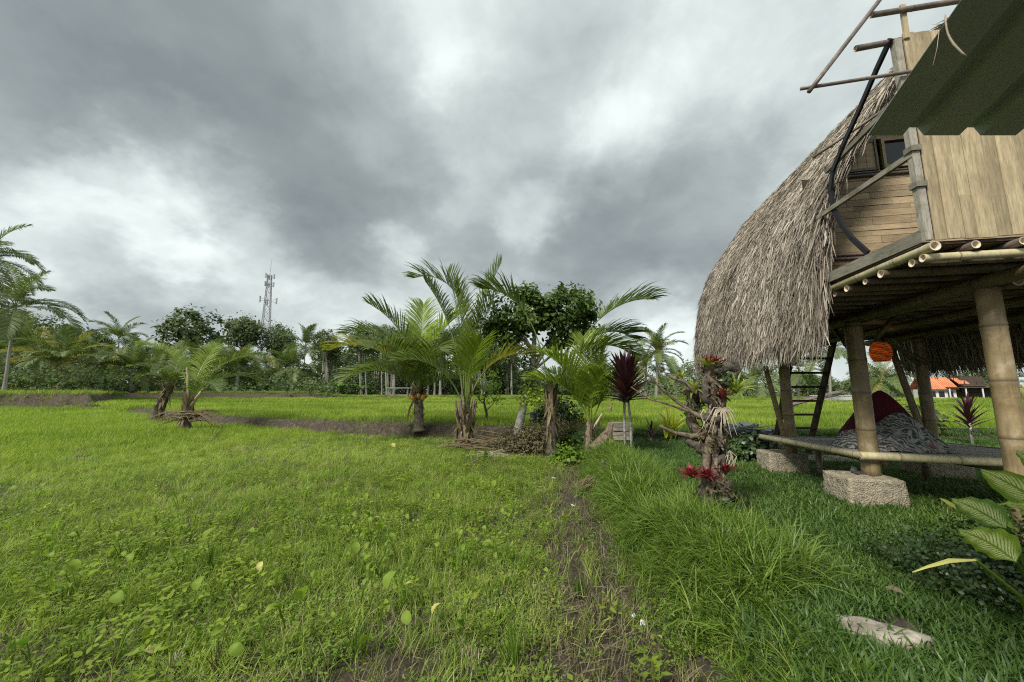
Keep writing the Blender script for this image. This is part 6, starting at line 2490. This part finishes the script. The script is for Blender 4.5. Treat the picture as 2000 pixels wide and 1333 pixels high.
for j in range(6):
    if j not in first:
        for c_ in list(protos[j].children):
            bpy.data.objects.remove(c_)
        bpy.data.objects.remove(protos[j])

# yellowed leaves lying on the weeds
for u, v, lb in [(88, 992, 'yellow fallen leaf at the far left of the field'), (452, 976, 'cream curled leaf left of the field centre'), (328, 1000, 'yellow leaf standing near the left field centre'), (358, 1080, 'yellow leaf beside the round-leaved weeds'), (508, 1115, 'cream leaf tip above a tall single weed'), (742, 1016, 'small yellow leaf in the field centre'),
                 (845, 1200, 'yellow oval leaf low in the near field'), (770, 874, 'pale white leaf near the far edge of the field'), (810, 1145, 'yellowing leaf right of the field centre'), (302, 1275, 'yellow leaf by the dry stubble at lower left'), (1275, 1250, 'small yellow leaf on the muddy strip')]:
    p = PZ(u, v, .12 if v < 1250 else .06)
    tag(link('fallen_leaf', YL[0], None, None, p, (rnd.uniform(-.6, .6), rnd.uniform(-.7, 0), rnd.uniform(0, 6)), 1.0 if v > 900 else 2.6), lb, 'leaf', 'yellowed leaves on the near field')

# rice stubble bundles and broken canes near the camera
for u, v, L, n_, tl, lb in [(345, 1310, .14, 16, .5, 'broken bundle of dry stubble canes at lower left'), (425, 1318, .18, 9, .25, 'upright split stubble canes right of the broken bundle'), (135, 1300, .12, 14, .3, 'brown stubble clump in the lower left corner'), (640, 1320, .10, 12, .3, 'brown stubble clump at the bottom left of centre'), (920, 1318, .12, 22, .2, 'dense brown stubble clump at the bottom centre'),
                            (470, 1130, .09, 10, .3, 'small stubble clump behind the broken canes'), (1190, 1190, .12, 22, 1.2, 'flattened straw clump on the muddy strip'), (1165, 1110, .12, 16, 1.3, 'straw lying in the middle of the muddy strip'), (860, 985, .2, 30, 1.4, 'patch of flattened straw in the field beyond the weeds'), (1240, 1290, .12, 18, 1.2, 'straw tuft at the lower end of the muddy strip')]:
    p = PZ(u, v, 0)
    p.z = Hs(p.x, p.y)
    mb = MB()
    for k in range(n_):
        a = rnd.uniform(0, 6.28)
        d = Vector((math.cos(a) * tl * rnd.random(), math.sin(a) * tl * rnd.random(), rnd.uniform(.4, 1) / (1 + tl))).normalized()
        q = Vector((rnd.gauss(0, .022), rnd.gauss(0, .022), -.005)) * (1 if tl < 1 else 2.5)
        l_ = L * rnd.uniform(.5, 1.2)
        mb.tube([q, q + d * l_ * .5 + Vector((rnd.uniform(-.004, .004), 0, 0)), q + d * l_], [.0036, .0032, .0022], 5, var=rnd.random())
    tag(link('stubble', mb.mesh('stubble'), 'dry_grass' if tl > .22 and tl != .5 else 'roots_pale', None, p), lb, 'stubble', 'rice stubble left in the near field')

# taller rice clumps near the camera
for u, v, h, lb in [(1000, 1310, .30, 'tall dark green rice clump at the bottom centre'), (408, 1130, .30, 'tall rice clump left of the field centre'), (1135, 1165, .16, 'short rice clump at the edge of the mud'), (700, 1290, .20, 'rice clump at the bottom between the stubble clumps'), (950, 900, .3, 'thin upright rice clump near the far palms')]:
    p = PZ(u, v, 0)
    p.z = Hs(p.x, p.y)
    me_ = tuft(34, h, .30, .0045, .35, 4, .022)
    tag(link('rice_clump', me_, 'field_grass' if v > 1200 else 'bank_grass', None, p), lb, 'rice plant', 'tall rice clumps in the near field')

for u, v, sx, sy, lb in [(1119, 988, .05, .035, 'white scrap of plastic on the muddy strip'), (1236, 1195, .035, .025, 'small pale chip on the mud beside the tall grass'), (1255, 1210, .045, .03, 'pale shell-like scrap at the foot of the grass slope'), (1082, 937, .07, .02, 'thin white sliver at the far end of the mud')]:
    p = PZ(u, v, 0)
    p.z = Hs(p.x, p.y) + .03
    me = rough_block('scrap', sx, sy, .014, int(u), .003, 3)
    tag(link('scrap', me, 'scrap_white', None, p, (.3, -.2, rnd.uniform(0, 3))), lb, 'scrap')
for u, v, z_, lb, mt in [(1730, 1150, .30, 'dry curled brown leaf on the lawn', 'husk_brown'), (200, 1222, .02, 'pink-brown dead leaf on bare soil at lower left', 'husk_brown')]:
    p = PZ(u, v, z_)
    me_ = oval_leaf(.09, .02, mt)
    tag(link('dead_leaf', me_, None, None, p, (.5, .2, -.6)), lb, 'leaf')
